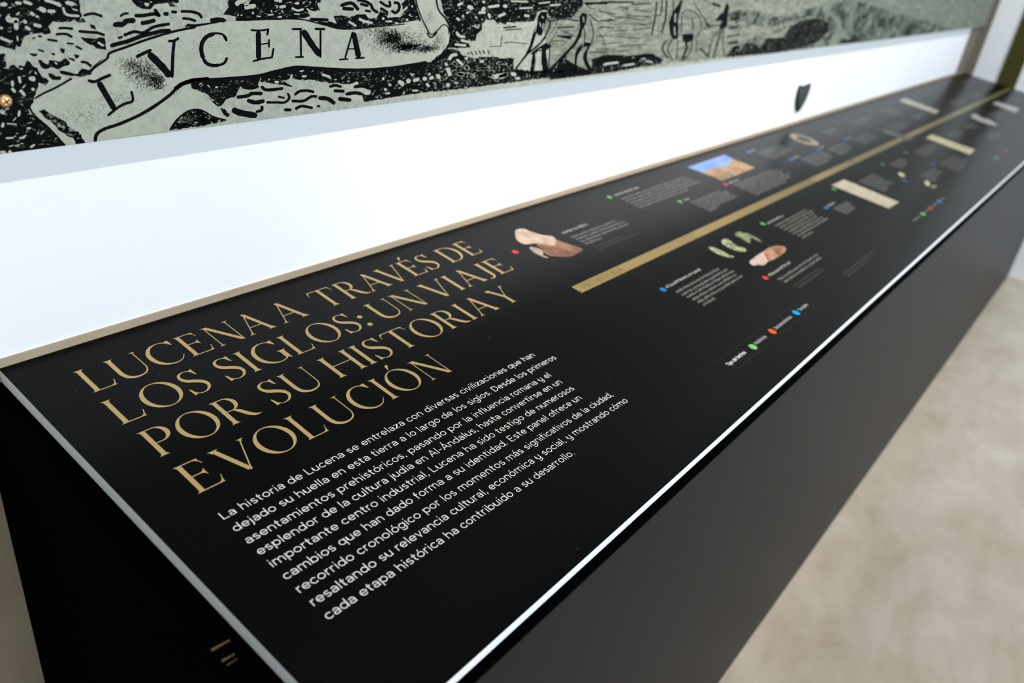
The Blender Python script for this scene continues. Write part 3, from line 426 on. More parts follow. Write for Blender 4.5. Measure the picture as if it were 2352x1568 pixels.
def vw(pts, ws, n=10):
    """stroke of varying width through pts (Catmull-Rom); returned as quads"""
    E = [(2*pts[0][0]-pts[1][0], 2*pts[0][1]-pts[1][1])] + list(pts) + [(2*pts[-1][0]-pts[-2][0], 2*pts[-1][1]-pts[-2][1])]
    We = [ws[0]] + list(ws) + [ws[-1]]; C = []; Wd = []
    for i in range(1, len(E)-2):
        for k in range(n):
            t = k/n
            cr = lambda a, b, c, d: .5*(2*b+(-a+c)*t+(2*a-5*b+4*c-d)*t*t+(-a+3*b-3*c+d)*t**3)
            C.append((cr(E[i-1][0], E[i][0], E[i+1][0], E[i+2][0]), cr(E[i-1][1], E[i][1], E[i+1][1], E[i+2][1])))
            Wd.append(max(0.012, cr(We[i-1], We[i], We[i+1], We[i+2])))
    C.append(E[-2]); Wd.append(We[-2]); A = []; B = []
    for i, (x, y) in enumerate(C):
        x0, y0 = C[max(0, i-1)]; x1, y1 = C[min(len(C)-1, i+1)]; L = math.hypot(x1-x0, y1-y0) or 1
        nx, ny = -(y1-y0)/L*Wd[i]/2, (x1-x0)/L*Wd[i]/2; A.append((x+nx, y+ny)); B.append((x-nx, y-ny))
    return [[A[i], A[i+1], B[i+1], B[i]] for i in range(len(A)-1)]
def ring(cx, cy, rx, ry, tx, ty, tilt=0.0, a0=0, a1=360, n=48):
    """ellipse ring: outer radii rx, ry; inner ellipse smaller by tx at the sides, ty at top/bottom, its axis tilted"""
    out = []; c, s = math.cos(tilt), math.sin(tilt); pts = []
    for i in range(n+1):
        a = math.radians(a0+(a1-a0)*i/n); o = (cx+rx*math.cos(a), cy+ry*math.sin(a))
        u, v = (rx-tx)*math.cos(a), (ry-ty)*math.sin(a); pts.append((o, (cx+u*c-v*s, cy+u*s+v*c)))
    return [[pts[i][0], pts[i+1][0], pts[i+1][1], pts[i][1]] for i in range(n)]
TW, TN = 0.118, 0.032
def arm(x0, x1, y, up, h=0.20, th=TN, back=0.10):
    """thin horizontal arm with a flared beak at x1; up=+1 beak rises, -1 beak hangs"""
    return [[(x0, y), (x1-0.03, y), (x1-0.03, y+up*th), (x0, y+up*th)],
            [(x1-0.055, y)] + [(x1+0.012, y+up*h)] + q3((x1-0.012, y+up*h), (x1-0.045, y+up*th*1.6), (x1-back-0.06, y+up*th), 6) + [(x1-back-0.06, y)]]
G = {}
G['I'] = (0.26, stem(0.07, TW))
G['L'] = (0.66, stem(0.07, TW, f=(0.07, 0)) + arm(0.12, 0.65, 0, 1, 0.24))
def gE():
    o = stem(0.07, TW, f=(0.07, 0), t=(0.07, 0)) + arm(0.12, 0.70, 0, 1, 0.24) + arm(0.12, 0.60, 1, -1, 0.20)
    o += [[(0.15, 0.515), (0.47, 0.515), (0.47, 0.545), (0.15, 0.545)], q3((0.38, 0.545), (0.49, 0.56), (0.515, 0.65), 4) + q3((0.515, 0.40), (0.49, 0.50), (0.38, 0.515), 4)]
    return o
G['E'] = (0.71, gE())
acc = lambda x: [[(x, 1.08), (x+0.03, 1.07), (x+0.17, 1.28), (x+0.05, 1.27)]]
G['\u00c9'] = (0.71, gE() + acc(0.30))
G['T'] = (0.91, stem(0.396, TW, t=None) + [[(0.06, 1-TN), (0.85, 1-TN), (0.85, 1), (0.06, 1)]] +
          [[(0.055, 1), (0.0, 0.78)] + q3((0.02, 0.78), (0.05, 0.955), (0.16, 1-TN), 6) + [(0.16, 1)], [(0.855, 1), (0.91, 0.78)] + q3((0.89, 0.78), (0.86, 0.955), (0.75, 1-TN), 6) + [(0.75, 1)]])
G['H'] = (0.95, stem(0.07, TW) + stem(0.77, TW) + [[(0.15, 0.5), (0.8, 0.5), (0.8, 0.532), (0.15, 0.532)]])
G['O'] = (0.99, ring(0.495, 0.5, 0.495, 0.52, 0.125, 0.030, 0.10))
G['\u00d3'] = (0.99, G['O'][1] + acc(0.44))
G['C'] = (0.88, vw([(0.80, 0.80), (0.68, 0.955), (0.50, 1.003), (0.27, 0.93), (0.105, 0.72), (0.065, 0.47), (0.13, 0.23), (0.30, 0.06), (0.52, 0.0), (0.73, 0.07), (0.86, 0.23)], [0.02, 0.035, 0.03, 0.075, 0.115, 0.127, 0.115, 0.07, 0.045, 0.03, 0.02]) +
          [[(0.66, 0.965), (0.815, 1.0), (0.83, 0.76), (0.80, 0.76), (0.77, 0.86), (0.70, 0.93)]])
G['G'] = (0.93, vw([(0.80, 0.80), (0.68, 0.955), (0.50, 1.003), (0.27, 0.93), (0.105, 0.72), (0.065, 0.47), (0.13, 0.23), (0.30, 0.06), (0.50, 0.0), (0.68, 0.035), (0.79, 0.10)], [0.02, 0.035, 0.03, 0.075, 0.115, 0.127, 0.115, 0.07, 0.04, 0.035, 0.03]) +
          [[(0.66, 0.965), (0.815, 1.0), (0.83, 0.76), (0.80, 0.76), (0.77, 0.86), (0.70, 0.93)]] + [[(0.72, 0.07), (0.78, 0.09), (0.87, 0.0), (0.87, 0.40), (0.72, 0.40)]] + foot(0.74, 0.86, 0.45, -1, 0.1, 0.08, 0.1) )
G['S'] = (0.60, vw([(0.49, 0.79), (0.42, 0.95), (0.28, 1.0), (0.13, 0.93), (0.085, 0.78), (0.17, 0.62), (0.36, 0.50), (0.50, 0.37), (0.53, 0.21), (0.43, 0.06), (0.26, 0.0), (0.11, 0.06), (0.05, 0.24)], [0.02, 0.03, 0.03, 0.07, 0.09, 0.12, 0.125, 0.12, 0.09, 0.06, 0.03, 0.03, 0.02]) +
          [[(0.38, 0.965), (0.51, 1.01), (0.525, 0.74), (0.50, 0.74), (0.47, 0.85), (0.42, 0.93)], [(0.165, 0.04), (0.025, -0.01), (0.01, 0.28), (0.035, 0.28), (0.07, 0.15), (0.12, 0.07)]])
G['U'] = (0.88, stem(0.07, TW, 0.36, 1.0, f=None, t=(0.07, 0.07)) + foot(0.77, 0.80, 1, -1, 0.085, 0.085, 0.08) +
          vw([(0.129, 0.45), (0.135, 0.30), (0.19, 0.13), (0.33, 0.025), (0.50, 0.005), (0.68, 0.07), (0.77, 0.22), (0.785, 0.40), (0.785, 1.0)], [TW, TW, 0.11, 0.085, 0.055, 0.045, 0.036, 0.033, 0.033]))
G['J'] = (0.42, stem(0.21, TW, 0.22, 1.0, f=None) + vw([(0.269, 0.30), (0.262, 0.12), (0.19, 0.0), (0.08, -0.035), (0.0, 0.0)], [TW, 0.11, 0.07, 0.04, 0.06]))
G['D'] = (0.93, stem(0.07, TW, f=(0.07, 0), t=(0.07, 0)) + [[(0.12, 0), (0.40, 0), (0.40, 0.03), (0.12, 0.03)], [(0.12, 1), (0.40, 1), (0.40, 0.97), (0.12, 0.97)]] + ring(0.38, 0.5, 0.50, 0.5, 0.125, 0.03, 0, -90, 90, 28))
G['P'] = (0.66, stem(0.07, TW, t=(0.07, 0)) + [[(0.12, 0.45), (0.36, 0.45), (0.36, 0.48), (0.12, 0.48)], [(0.12, 1), (0.36, 1), (0.36, 0.97), (0.12, 0.97)]] + ring(0.35, 0.725, 0.29, 0.275, 0.115, 0.03, 0, -90, 90, 24))
G['R'] = (0.86, stem(0.07, TW, t=(0.07, 0)) + [[(0.12, 0.47), (0.34, 0.47), (0.34, 0.50), (0.12, 0.50)], [(0.12, 1), (0.34, 1), (0.34, 0.97), (0.12, 0.97)]] + ring(0.33, 0.735, 0.28, 0.265, 0.115, 0.03, 0, -90, 90, 24) +
          vw([(0.36, 0.485), (0.47, 0.36), (0.58, 0.16), (0.70, 0.035), (0.86, 0.0)], [0.05, 0.11, 0.12, 0.085, 0.012]))
def gA(): return diag(0.445, 1.0, 0.095, 0.0, 0.034) + diag(0.395, 1.0, 0.745, 0.0, 0.125) + foot(0.095, 0.135, 0, 1, 0.09, 0.09, 0.09) + foot(0.745, 0.868, 0, 1, 0.075, 0.075, 0.10) + [[(0.22, 0.33), (0.68, 0.33), (0.67, 0.362), (0.23, 0.362)], [(0.38, 1.0), (0.50, 1.0), (0.47, 1.03), (0.40, 1.03)]]
G['A'] = (0.945, gA())
G['V'] = (0.95, diag(0.075, 1.0, 0.415, 0.0, 0.125) + diag(0.835, 1.0, 0.475, 0.0, 0.034) + foot(0.075, 0.20, 1, -1, 0.075, 0.07, 0.10) + foot(0.825, 0.865, 1, -1, 0.085, 0.085, 0.09) + [[(0.43, 0.02), (0.53, 0.02), (0.49, -0.04)]])
G['N'] = (0.90, diag(0.095, 1.0, 0.72, 0.0, 0.135) + [[(0.115, 0), (0.148, 0), (0.148, 0.97), (0.115, 0.97)], [(0.80, 0.0), (0.833, 0.0), (0.833, 1), (0.80, 1)], [(0.74, 0.06), (0.833, 0.06), (0.833, -0.035)]] + foot(0.115, 0.148, 0, 1, 0.085, 0.085, 0.09) + foot(0.80, 0.833, 1, -1, 0.085, 0.085, 0.09) + [q3((0.0, 1.0), (0.08, 0.99), (0.13, 0.93), 4) + [(0.24, 1.0)]])
G['Y'] = (0.92, stem(0.405, TW, 0.0, 0.46, t=None) + diag(0.075, 1.0, 0.40, 0.42, 0.125) + diag(0.80, 1.0, 0.475, 0.43, 0.034) + foot(0.075, 0.20, 1, -1, 0.075, 0.07, 0.10) + foot(0.79, 0.83, 1, -1, 0.085, 0.085, 0.09))
dotp = lambda cx, cy, r: [(cx+r*math.cos(a*PI/10), cy+r*math.sin(a*PI/10)) for a in range(20)]
G[':'] = (0.20, [dotp(0.10, 0.09, 0.085), dotp(0.10, 0.57, 0.085)])
KERN = {'AV': -0.12, 'LU': -0.0, 'LO': 0.02, 'RI': -0.03, 'RA': -0.10, 'AJ': -0.05, 'TR': 0.02, 'VO': -0.06, 'TO': -0.02, 'S:': 0.04, 'V\u00c9': -0.02, 'EV': 0.02, 'AJ': 0.02, 'IA': -0.0}
def serif_line(pr, words, base, cap, each=None):
    """words: [(text, x start, x end)]; base(x) -> w of the baseline"""
    for text, xa, xb in words:
        gap = 0.105; adv = 0; pos = []
        for i, ch in enumerate(text):
            if i: adv += gap + KERN.get(text[i-1]+ch, 0)
            pos.append(adv); adv += G[ch][0]
        k = (xb-xa)/adv
        for ch, p in zip(text, pos):
            if each: pr = Print(0.00018, 0.000004)
            for o in G[ch][1]:
                pr.poly([(xa+(p+x)*k, base(xa+(p+x)*k)-y*cap) for x, y in o])
            if each: each(pr)
# ---- monoline grotesque for the running text: strokes in x-height units (cap 0.7, x 0.5)
def arc(cx, cy, rx, ry, a0, a1, n=None):
    n = n or max(4, int(abs(a1-a0)/18)); return [(cx+rx*math.cos(math.radians(a0+(a1-a0)*i/n)), cy+ry*math.sin(math.radians(a0+(a1-a0)*i/n))) for i in range(n+1)]
R_, Q_ = 0.222, 0.215
T = {
 'o': (0.56, [arc(0.28, 0.25, R_, Q_, 0, 360)]),
 'c': (0.50, [arc(0.28, 0.25, R_, Q_, 42, 318)]),
 'e': (0.55, [arc(0.28, 0.25, R_, Q_, 0, 322), [(0.06, 0.25), (0.50, 0.25)]]),
 'd': (0.585, [arc(0.27, 0.25, 0.212, Q_, 0, 360), [(0.505, 0), (0.505, 0.73)]]),
 'b': (0.585, [arc(0.315, 0.25, 0.212, Q_, 0, 360), [(0.08, 0), (0.08, 0.73)]]),
 'p': (0.585, [arc(0.315, 0.25, 0.212, Q_, 0, 360), [(0.08, -0.21), (0.08, 0.5)]]),
 'q': (0.585, [arc(0.27, 0.25, 0.212, Q_, 0, 360), [(0.505, -0.21), (0.505, 0.5)]]),
 'g': (0.585, [arc(0.27, 0.25, 0.212, Q_, 0, 360), [(0.505, 0.5), (0.505, 0.0)] + arc(0.285, -0.01, 0.22, 0.17, 0, -155)]),
 'a': (0.50, [arc(0.225, 0.145, 0.165, 0.115, 55, 325), [(0.30, 0.245), (0.42, 0.265)], [(0.42, 0.0), (0.42, 0.32)] + arc(0.245, 0.32, 0.175, 0.148, 0, 158)]),
 'n': (0.54, [[(0.08, 0), (0.08, 0.5)], [(0.08, 0.28)] + arc(0.27, 0.285, 0.19, 0.185, 170, 0) + [(0.46, 0)]]),
 'h': (0.54, [[(0.08, 0), (0.08, 0.73)], [(0.08, 0.28)] + arc(0.27, 0.285, 0.19, 0.185, 170, 0) + [(0.46, 0)]]),
 'm': (0.84, [[(0.08, 0), (0.08, 0.5)], [(0.08, 0.30)] + arc(0.25, 0.305, 0.17, 0.165, 170, 0) + [(0.42, 0)], [(0.42, 0.30)] + arc(0.59, 0.305, 0.17, 0.165, 170, 0) + [(0.76, 0)]]),
 'r': (0.34, [[(0.08, 0), (0.08, 0.5)], [(0.08, 0.27)] + arc(0.27, 0.27, 0.19, 0.20, 170, 78)]),
 'u': (0.54, [[(0.08, 0.5), (0.08, 0.215)] + arc(0.27, 0.215, 0.19, 0.185, 180, 350), [(0.46, 0), (0.46, 0.5)]]),
 'i': (0.19, [[(0.095, 0), (0.095, 0.5)], [(0.095, 0.635), (0.095, 0.715)]]),
 '\u00ed': (0.19, [[(0.095, 0), (0.095, 0.5)], [(0.075, 0.60), (0.16, 0.74)]]),
 'l': (0.19, [[(0.095, 0), (0.095, 0.73)]]),
 'j': (0.22, [[(0.125, 0.5), (0.125, -0.06)] + arc(0.015, -0.06, 0.11, 0.12, 0, -85), [(0.125, 0.635), (0.125, 0.715)]]),
 's': (0.46, [arc(0.23, 0.355, 0.155, 0.11, 35, 235) + arc(0.23, 0.145, 0.17, 0.112, 70, -148)]),
 't': (0.36, [[(0.16, 0.66), (0.16, 0.13)] + arc(0.255, 0.13, 0.095, 0.095, 180, 285), [(0.03, 0.465), (0.32, 0.465)]]),
 'f': (0.33, [[(0.13, 0), (0.13, 0.59)] + arc(0.235, 0.59, 0.105, 0.105, 180, 85), [(0.02, 0.465), (0.29, 0.465)]]),
 'v': (0.50, [[(0.05, 0.5), (0.25, 0.01), (0.45, 0.5)]]),
 'z': (0.46, [[(0.05, 0.465), (0.40, 0.465), (0.05, 0.035), (0.41, 0.035)]]),
 'y': (0.54, [[(0.08, 0.5), (0.08, 0.23)] + arc(0.27, 0.23, 0.19, 0.185, 180, 350), [(0.46, 0.5), (0.46, -0.03)] + arc(0.275, -0.03, 0.185, 0.15, 0, -145)]),
 'L': (0.52, [[(0.085, 0.72), (0.085, 0.035), (0.48, 0.035)]]),
 'T': (0.58, [[(0.03, 0.685), (0.55, 0.685)], [(0.29, 0), (0.29, 0.685)]]),
 'H': (0.68, [[(0.085, 0), (0.085, 0.72)], [(0.595, 0), (0.595, 0.72)], [(0.085, 0.37), (0.595, 0.37)]]),
 'S': (0.58, [arc(0.29, 0.53, 0.19, 0.155, 30, 235) + arc(0.29, 0.195, 0.205, 0.165, 70, -150)]),
 'E': (0.58, [[(0.50, 0.035), (0.085, 0.035), (0.085, 0.685), (0.50, 0.685)], [(0.085, 0.37), (0.46, 0.37)]]),
 'D': (0.66, [[(0.30, 0.035), (0.085, 0.035), (0.085, 0.685), (0.30, 0.685)], arc(0.29, 0.36, 0.29, 0.325, 90, -90)]),
 'A': (0.66, [[(0.04, 0), (0.33, 0.71), (0.62, 0)], [(0.14, 0.22), (0.52, 0.22)]]),
 'P': (0.6, [[(0.085, 0), (0.085, 0.685), (0.32, 0.685)], arc(0.32, 0.5, 0.2, 0.185, 90, -90), [(0.085, 0.315), (0.32, 0.315)]]),
 'R': (0.62, [[(0.085, 0), (0.085, 0.685), (0.32, 0.685)], arc(0.32, 0.51, 0.2, 0.175, 90, -90), [(0.085, 0.335), (0.34, 0.335), (0.54, 0)]]),
 'I': (0.20, [[(0.10, 0), (0.10, 0.72)]]),
 'O': (0.78, [arc(0.39, 0.36, 0.32, 0.325, 0, 360)]),
 '.': (0.20, [[(0.10, 0.0), (0.10, 0.085)]]),
 ':': (0.20, [[(0.10, 0.0), (0.10, 0.085)], [(0.10, 0.38), (0.10, 0.465)]]),
 ',': (0.20, [[(0.115, 0.085), (0.065, -0.09)]]),
 '-': (0.36, [[(0.05, 0.27), (0.31, 0.27)]]),
 ' ': (0.26, []),
}
T['\u00f3'] = (T['o'][0], T['o'][1] + [[(0.26, 0.58), (0.345, 0.72)]]); T['\u00e1'] = (T['a'][0], T['a'][1] + [[(0.22, 0.58), (0.305, 0.72)]])
T['\u00c1'] = (T['A'][0], T['A'][1] + [[(0.31, 0.80), (0.395, 0.92)]])
def sans_line(pr, text, a, b, size, wt=0.070, track=0.035):
    """monoline text from a to b (board coordinates of the baseline ends)"""
    adv = 0; pos = []
    for ch in text: pos.append(adv); adv += T[ch][0] + track
    adv -= track; k = (b[0]-a[0])/adv; sl = (b[1]-a[1])/(b[0]-a[0])
    for ch, p in zip(text, pos):
        for st in T[ch][1]:
            closed = len(st) > 8 and abs(st[0][0]-st[-1][0]) < 1e-6 and abs(st[0][1]-st[-1][1]) < 1e-6
            pts = [(a[0]+(p+x)*k, y*size) for x, y in st]; A = []; B = []; n = len(pts); h = wt*size/2
            if closed: pts = pts[:-1]; n -= 1
            for i in range(n):
                if closed: q0, q1 = pts[i-1], pts[(i+1) % n]
                else: q0, q1 = pts[max(0, i-1)], pts[min(n-1, i+1)]
                dx, dy = q1[0]-q0[0], q1[1]-q0[1]; L = math.hypot(dx, dy) or 1; sc_ = 1.0
                if 0 < i < n-1 and not closed:
                    e0 = (pts[i][0]-q0[0], pts[i][1]-q0[1]); e1 = (q1[0]-pts[i][0], q1[1]-pts[i][1])
                    c = (e0[0]*e1[0]+e0[1]*e1[1])/((math.hypot(*e0)*math.hypot(*e1)) or 1); sc_ = 1/max(0.45, math.sqrt(max(0.0, (1+c)/2)))
                nx, ny = -dy/L*h*sc_, dx/L*h*sc_
                A.append((pts[i][0]+nx, pts[i][1]+ny)); B.append((pts[i][0]-nx, pts[i][1]-ny))
            f = lambda q: (q[0], a[1]+sl*(q[0]-a[0])-q[1])
            pr.strip([f(q) for q in A], [f(q) for q in B], closed)

# ---- title and introduction on the near panel
CAP = 0.0447
lin = lambda xa, wa, xb, wb: (lambda x: wa+(wb-wa)*(x-xa)/(xb-xa))
TITLE = [
 ([('LUCENA', 0.3289, 0.5715), ('A', 0.5820, 0.6251), ('TRAV\u00c9S', 0.6517, 0.8925), ('DE', 0.9145, 0.9936)], lin(0.3289, 0.0957, 0.99, 0.0890)),
 ([('LOS', 0.3254, 0.4370), ('SIGLOS:', 0.4565, 0.6830), ('UN', 0.7014, 0.7905), ('VIAJE', 0.8075, 0.9953)], lin(0.3254, 0.1601, 0.99, 0.1575)),
 ([('POR', 0.3291, 0.4519), ('SU', 0.4715, 0.5438), ('HISTORIA', 0.5642, 0.8760), ('Y', 0.8885, 0.9300)], lin(0.3291, 0.2256, 0.92, 0.2262)),
 ([('EVOLUCI\u00d3N', 0.3289, 0.6960)], lin(0.3289, 0.2924, 0.69, 0.2952)),
]
for words, base in TITLE:
    serif_line(None, words, base, CAP, lambda pr: pr.build('title_letter', 'gold_ink', pan1))
BODY = [
 ('La historia de Lucena se entrelaza con diversas civilizaciones que han', (0.3278, 0.3358), (0.8210, 0.3388)),
 ('dejado su huella en esta tierra a lo largo de los siglos. Desde los primeros', (0.3276, 0.3555), (0.8427, 0.3608)),
 ('asentamientos prehist\u00f3ricos, pasando por la influencia romana y el', (0.3277, 0.3748), (0.8018, 0.3822)),
 ('esplendor de la cultura jud\u00eda en Al-\u00c1ndalus, hasta convertirse en un', (0.3278, 0.3926), (0.8020, 0.4010)),
 ('importante centro industrial, Lucena ha sido testigo de numerosos', (0.3277, 0.4113), (0.8043, 0.4200)),
 ('cambios que han dado forma a su identidad. Este panel ofrece un', (0.3281, 0.4305), (0.7958, 0.4385)),
 ('recorrido cronol\u00f3gico por los momentos m\u00e1s significativos de la ciudad,', (0.3281, 0.4498), (0.8389, 0.4610)),
 ('resaltando su relevancia cultural, econ\u00f3mica y social, y mostrando c\u00f3mo', (0.3284, 0.4688), (0.8456, 0.4810)),
 ('cada etapa hist\u00f3rica ha contribuido a su desarrollo.', (0.3286, 0.4882), (0.6961, 0.4979)),
]
for s, a, b in BODY:
    pr = Print(); sans_line(pr, s, a, b, 0.0140); pr.build('text_line', 'white_ink', pan1)

# ---- timeline: period bands, captions, markers and object pictures
BW0, BW1 = 0.2475, 0.2680
bands = [(1.035, 1.455, (0.37, 0.27, 0.105), (0.27, 0.20, 0.085)), (1.455, 2.135, (0.33, 0.235, 0.095), (0.17, 0.135, 0.055)), (2.135, SEAM-0.0006, (0.29, 0.21, 0.095), (0.18, 0.155, 0.07)),
         (SEAM+0.0006, 3.03, (0.18, 0.15, 0.07), (0.25, 0.185, 0.09)), (3.05, 3.75, (0.27, 0.20, 0.10), (0.19, 0.165, 0.085)), (3.75, 5.10, (0.28, 0.24, 0.12), (0.15, 0.135, 0.065))]
bands = [(a, b, tuple(v*0.80 for v in ca), tuple(v*0.80 for v in cb)) for a, b, ca, cb in bands]
for i, (a, b, ca, cb) in enumerate(bands):
    pr = Print(0.00012); pr.poly([(a, BW0), (b, BW0), (b, BW1+0.001), (a, BW1+0.001)])
    pr.build('period_band', band_mat('band_%d' % i, a - P(a).location.x*0, b, ca, cb), P(a))
pr = Print(0.0002, 0.0000005); serif_line(pr, [('PREHISTORIA', 1.051, 1.176)], lambda x: 0.2652, 0.0138); pr.build('period_name', 'brown_ink', pan1)
def ticks(pr, a, b, size, seed):
    """lines too small to read in the photograph: rows of little upright strokes grouped like words"""
    rnd = random.Random(seed); x = a[0]; sl = (b[1]-a[1])/max(1e-6, b[0]-a[0])
    while x < b[0]-size*0.3:
        n = rnd.randint(2, 9)
        for _ in range(n):
            wch = size*rnd.uniform(0.34, 0.5)
            if x+wch > b[0]: break
            y0 = a[1]+sl*(x-a[0]); up = 0.73 if rnd.random() < .22 else 0.5
            pr.poly([(x, y0), (x+size*.13, y0), (x+size*.13, y0-up*size), (x, y0-up*size)])
            yy = y0 if rnd.random() < .5 else y0-.4*size
            pr.poly([(x+size*.13, yy), (x+wch*.8, yy), (x+wch*.8, yy-.11*size), (x+size*.13, yy-.11*size)])
            x += wch
        x += size*0.3
pr1 = {}
for k, a, b in D['lines']:
    key = k; a = (a[0]/1e4, a[1]/1e4); b = (b[0]/1e4, b[1]/1e4); mw = (a[1]+b[1])/2+0.0022
    pn = P(a[0]); pr = Print(0.0002)
    sz = {'H': 0.0098, 'T': 0.0088, 'F': 0.0070}[k]
    ticks(pr, (a[0], mw), (b[0], mw), sz, int(a[0]*1e4+a[1]*1e3))
    pr.build({'H': 'caption_heading', 'T': 'caption_line', 'F': 'caption_line'}[k], {'H': 'head_ink', 'T': 'text_ink', 'F': 'faint_ink'}[k], pn)
for bi, (tl, tr, bl, n) in enumerate(D['blocks']):
    tl, tr, bl = [(q[0]/1e4, q[1]/1e4) for q in (tl, tr, bl)]
    n = max(2, round((bl[1]-tl[1])/0.0100)+1) if bl[1] > tl[1] else n
    rnd = random.Random(bi*31+5); pr = Print(0.0002)
    for i in range(n):
        w = tl[1]+(bl[1]-tl[1])*i/(n-1); xe = tr[0] + rnd.uniform(-0.02, 0.012)
        if i == n-1: xe = tl[0]+(xe-tl[0])*rnd.uniform(0.3, 0.8)
        ticks(pr, (tl[0], w+0.002), (xe, w+0.002), 0.0086, bi*100+i)
    pr.build('caption_block', 'text_ink', P(tl[0]))
for s, a, b in D['legend']:
    pr = Print(0.0002); ww = 0.5275+0.0022; sans_line(pr, s, (a[0]/1e4, ww), (b[0]/1e4, ww), 0.0098, 0.10 if 'Tipo' in s else 0.085)
    pr.build('legend_text', 'head_ink' if 'Tipo' not in s else 'white_ink', pan1)
for a, b in D['legend2']:
    pr = Print(0.0002); ticks(pr, (a[0]/1e4, 0.5265), (b[0]/1e4, 0.5265), 0.0098, a[0]); pr.build('legend_text', 'text_ink', P(a[0]/1e4))
for k, x, w in D['dots']:
    x /= 1e4; w /= 1e4; r = 0.0062 if k[0] != 'L' else 0.0072
    pr = Print(0.0002); pr.poly([(x+r*math.cos(t*PI/12), w+r*math.sin(t*PI/12)) for t in range(24)])
    col = ('legend_'+k[1:]) if k[0] == 'L' else 'dot_'+k
    o = pr.build('marker_dot', col, P(x)); plabel(o, {'red': 'red', 'green': 'green', 'blue': 'blue', 'teal': 'dull teal', 'orange': 'orange'}[k.lstrip('L')]+' round marker')
NAMES = {'bone': ('shell_picture', 'printed picture of a broken tan and brown fragment'), 'flint': ('flint_picture', 'printed picture of a pale green fragment'), 'finger_bone': ('cylinder_picture', 'printed picture of a pink and brown rod'),
         'photo_sky': ('castle_picture', 'blue sky of the castle picture'), 'photo_castle': ('castle_picture', 'sand coloured walls of the castle picture'), 'bone_bar': ('bar_picture', 'cream printed bar'),
         'blade': ('blade_picture', 'grey printed blade across the gold band'), 'figurine': ('figure_picture', 'pale printed figure'), 'coin': ('coin_picture', 'small yellowish printed coin')}
for i, (kind, mt, pts) in enumerate(D['arts']):
    pr = Print(0.00022+i*0.000004); pp = [(x/1e4, w/1e4) for x, w in pts]
    for _ in range(2 if kind not in ('bone_bar', 'photo_sky', 'photo_castle') else 0):      # soften the cut-out outline
        pp = [q for a, b in zip(pp, pp[1:]+pp[:1]) for q in ((a[0]*.75+b[0]*.25, a[1]*.75+b[1]*.25), (a[0]*.25+b[0]*.75, a[1]*.25+b[1]*.75))]
    pr.poly(pp); nm, lb = NAMES[kind]
    plabel(pr.build(nm, mt, P(pts[0][0]/1e4)), lb)
pr = Print(0.0002); n = 40; A = []; B = []
for t in range(n):
    a = 2*PI*t/n; A.append((2.489+0.047*math.cos(a), 0.0925+0.046*math.sin(a))); B.append((2.489+0.021*math.cos(a), 0.0915+0.023*math.sin(a)))
pr.strip(A, B, True); plabel(pr.build('ring_picture', 'ring_bronze', pan2), 'printed picture of a bronze ring')
# thin printed rules marking the columns
for xa, wa, wb in ((1.037, 0.115, 0.2475), (1.194, 0.268, 0.333), (1.457, 0.075, 0.2475), (1.607, 0.165, 0.2475), (1.697, 0.268, 0.31), (2.137, 0.08, 0.2475), (2.63, 0.10, 0.2475), (2.80, 0.268, 0.315)):
    pr = Print(0.0002); pr.poly([(xa-0.0006, wa), (xa+0.0006, wa), (xa+0.0006, wb), (xa-0.0006, wb)]); pr.build('column_rule', 'rule_ink', P(xa))
for ww in (0.511, 0.541):
    pr = Print(0.0002); pr.poly([(1.045, ww), (1.46, ww), (1.46, ww+0.0008), (1.045, ww+0.0008)]); pr.build('legend_rule', 'rule_ink', pan1)
pr = Print(0.0002); pr.poly([(SEAM+0.0006, 0.005), (SEAM+0.003, 0.005), (SEAM+0.003, W), (SEAM+0.0006, W)]); plabel(pr.build('seam_edge', 'seam_grey', pan2), 'paler line along the seam')
# dust on the near panel
rnd = random.Random(3); pr = Print(0.0003)
for _ in range(70):
    x = rnd.uniform(0.29, 1.5); w = rnd.uniform(0.05, 0.59); r = rnd.uniform(0.0002, 0.0005)
    pr.poly([(x+r*math.cos(t*PI/3)*rnd.uniform(.6, 1.4), w+r*math.sin(t*PI/3)) for t in range(6)])
stuff(pr.build('dust_specks', 'dust', pan1))

# ------------------------------------------------------------------ mural on the wall
YM = -0.024
MX0, MX1, MZ0, MZ1 = -0.75, 5.112, 0.2385, 1.55
mur = empty('engraved_mural', (MX0, YM, MZ0))
tag(mur, 'large black and grey-green engraved landscape print with the word LVCENA on a scroll', 'mural')
child(box('mural_board', (MX0, YM, MZ0), (MX1, YM+0.005, MZ1), 'mural_paper'), mur)
def wall_poly(name, polys, m, y, split=True):
    vs = []; fs = []
    for pts in polys:
        i = len(vs); vs += [(x/1e4, y, max(z/1e4, MZ0+0.0002)) for x, z in pts]; fs.append(tuple(range(i, i+len(pts))))
    return child(poly_mesh(name, vs, fs, m), mur)
def jag(pts, step=0.006, amp=0.0035, seed=1):
    """roughen the outline the way an etched edge is ragged"""
    rnd = random.Random(seed); out = []
    for i, a in enumerate(pts):
        b = pts[(i+1) % len(pts)]; L = math.hypot(b[0]-a[0], b[1]-a[1])/1e4; n = max(1, int(L/step))
        for k in range(n):
            t = k/n; j = amp*1e4 if k else amp*4e3
            out.append((a[0]+(b[0]-a[0])*t+rnd.uniform(-j, j), a[1]+(b[1]-a[1])*t+rnd.uniform(-j, j)))
    return out
NM = {'dense': 'dark_foliage_print', 'half': 'foliage_print', 'sparse': 'hatching_print', 'faint': 'field_print', 'smoke': 'hill_print', 'banner': 'scroll_print', 'shade': 'scroll_shading', 'inkblob': 'ink_shadow'}
for i, (k, pts) in enumerate(D['reg']): wall_poly(NM[k], [jag(pts, 0.01, 0.003, i+300)], 'mural_'+k, YM-0.0001-i*0.000008)
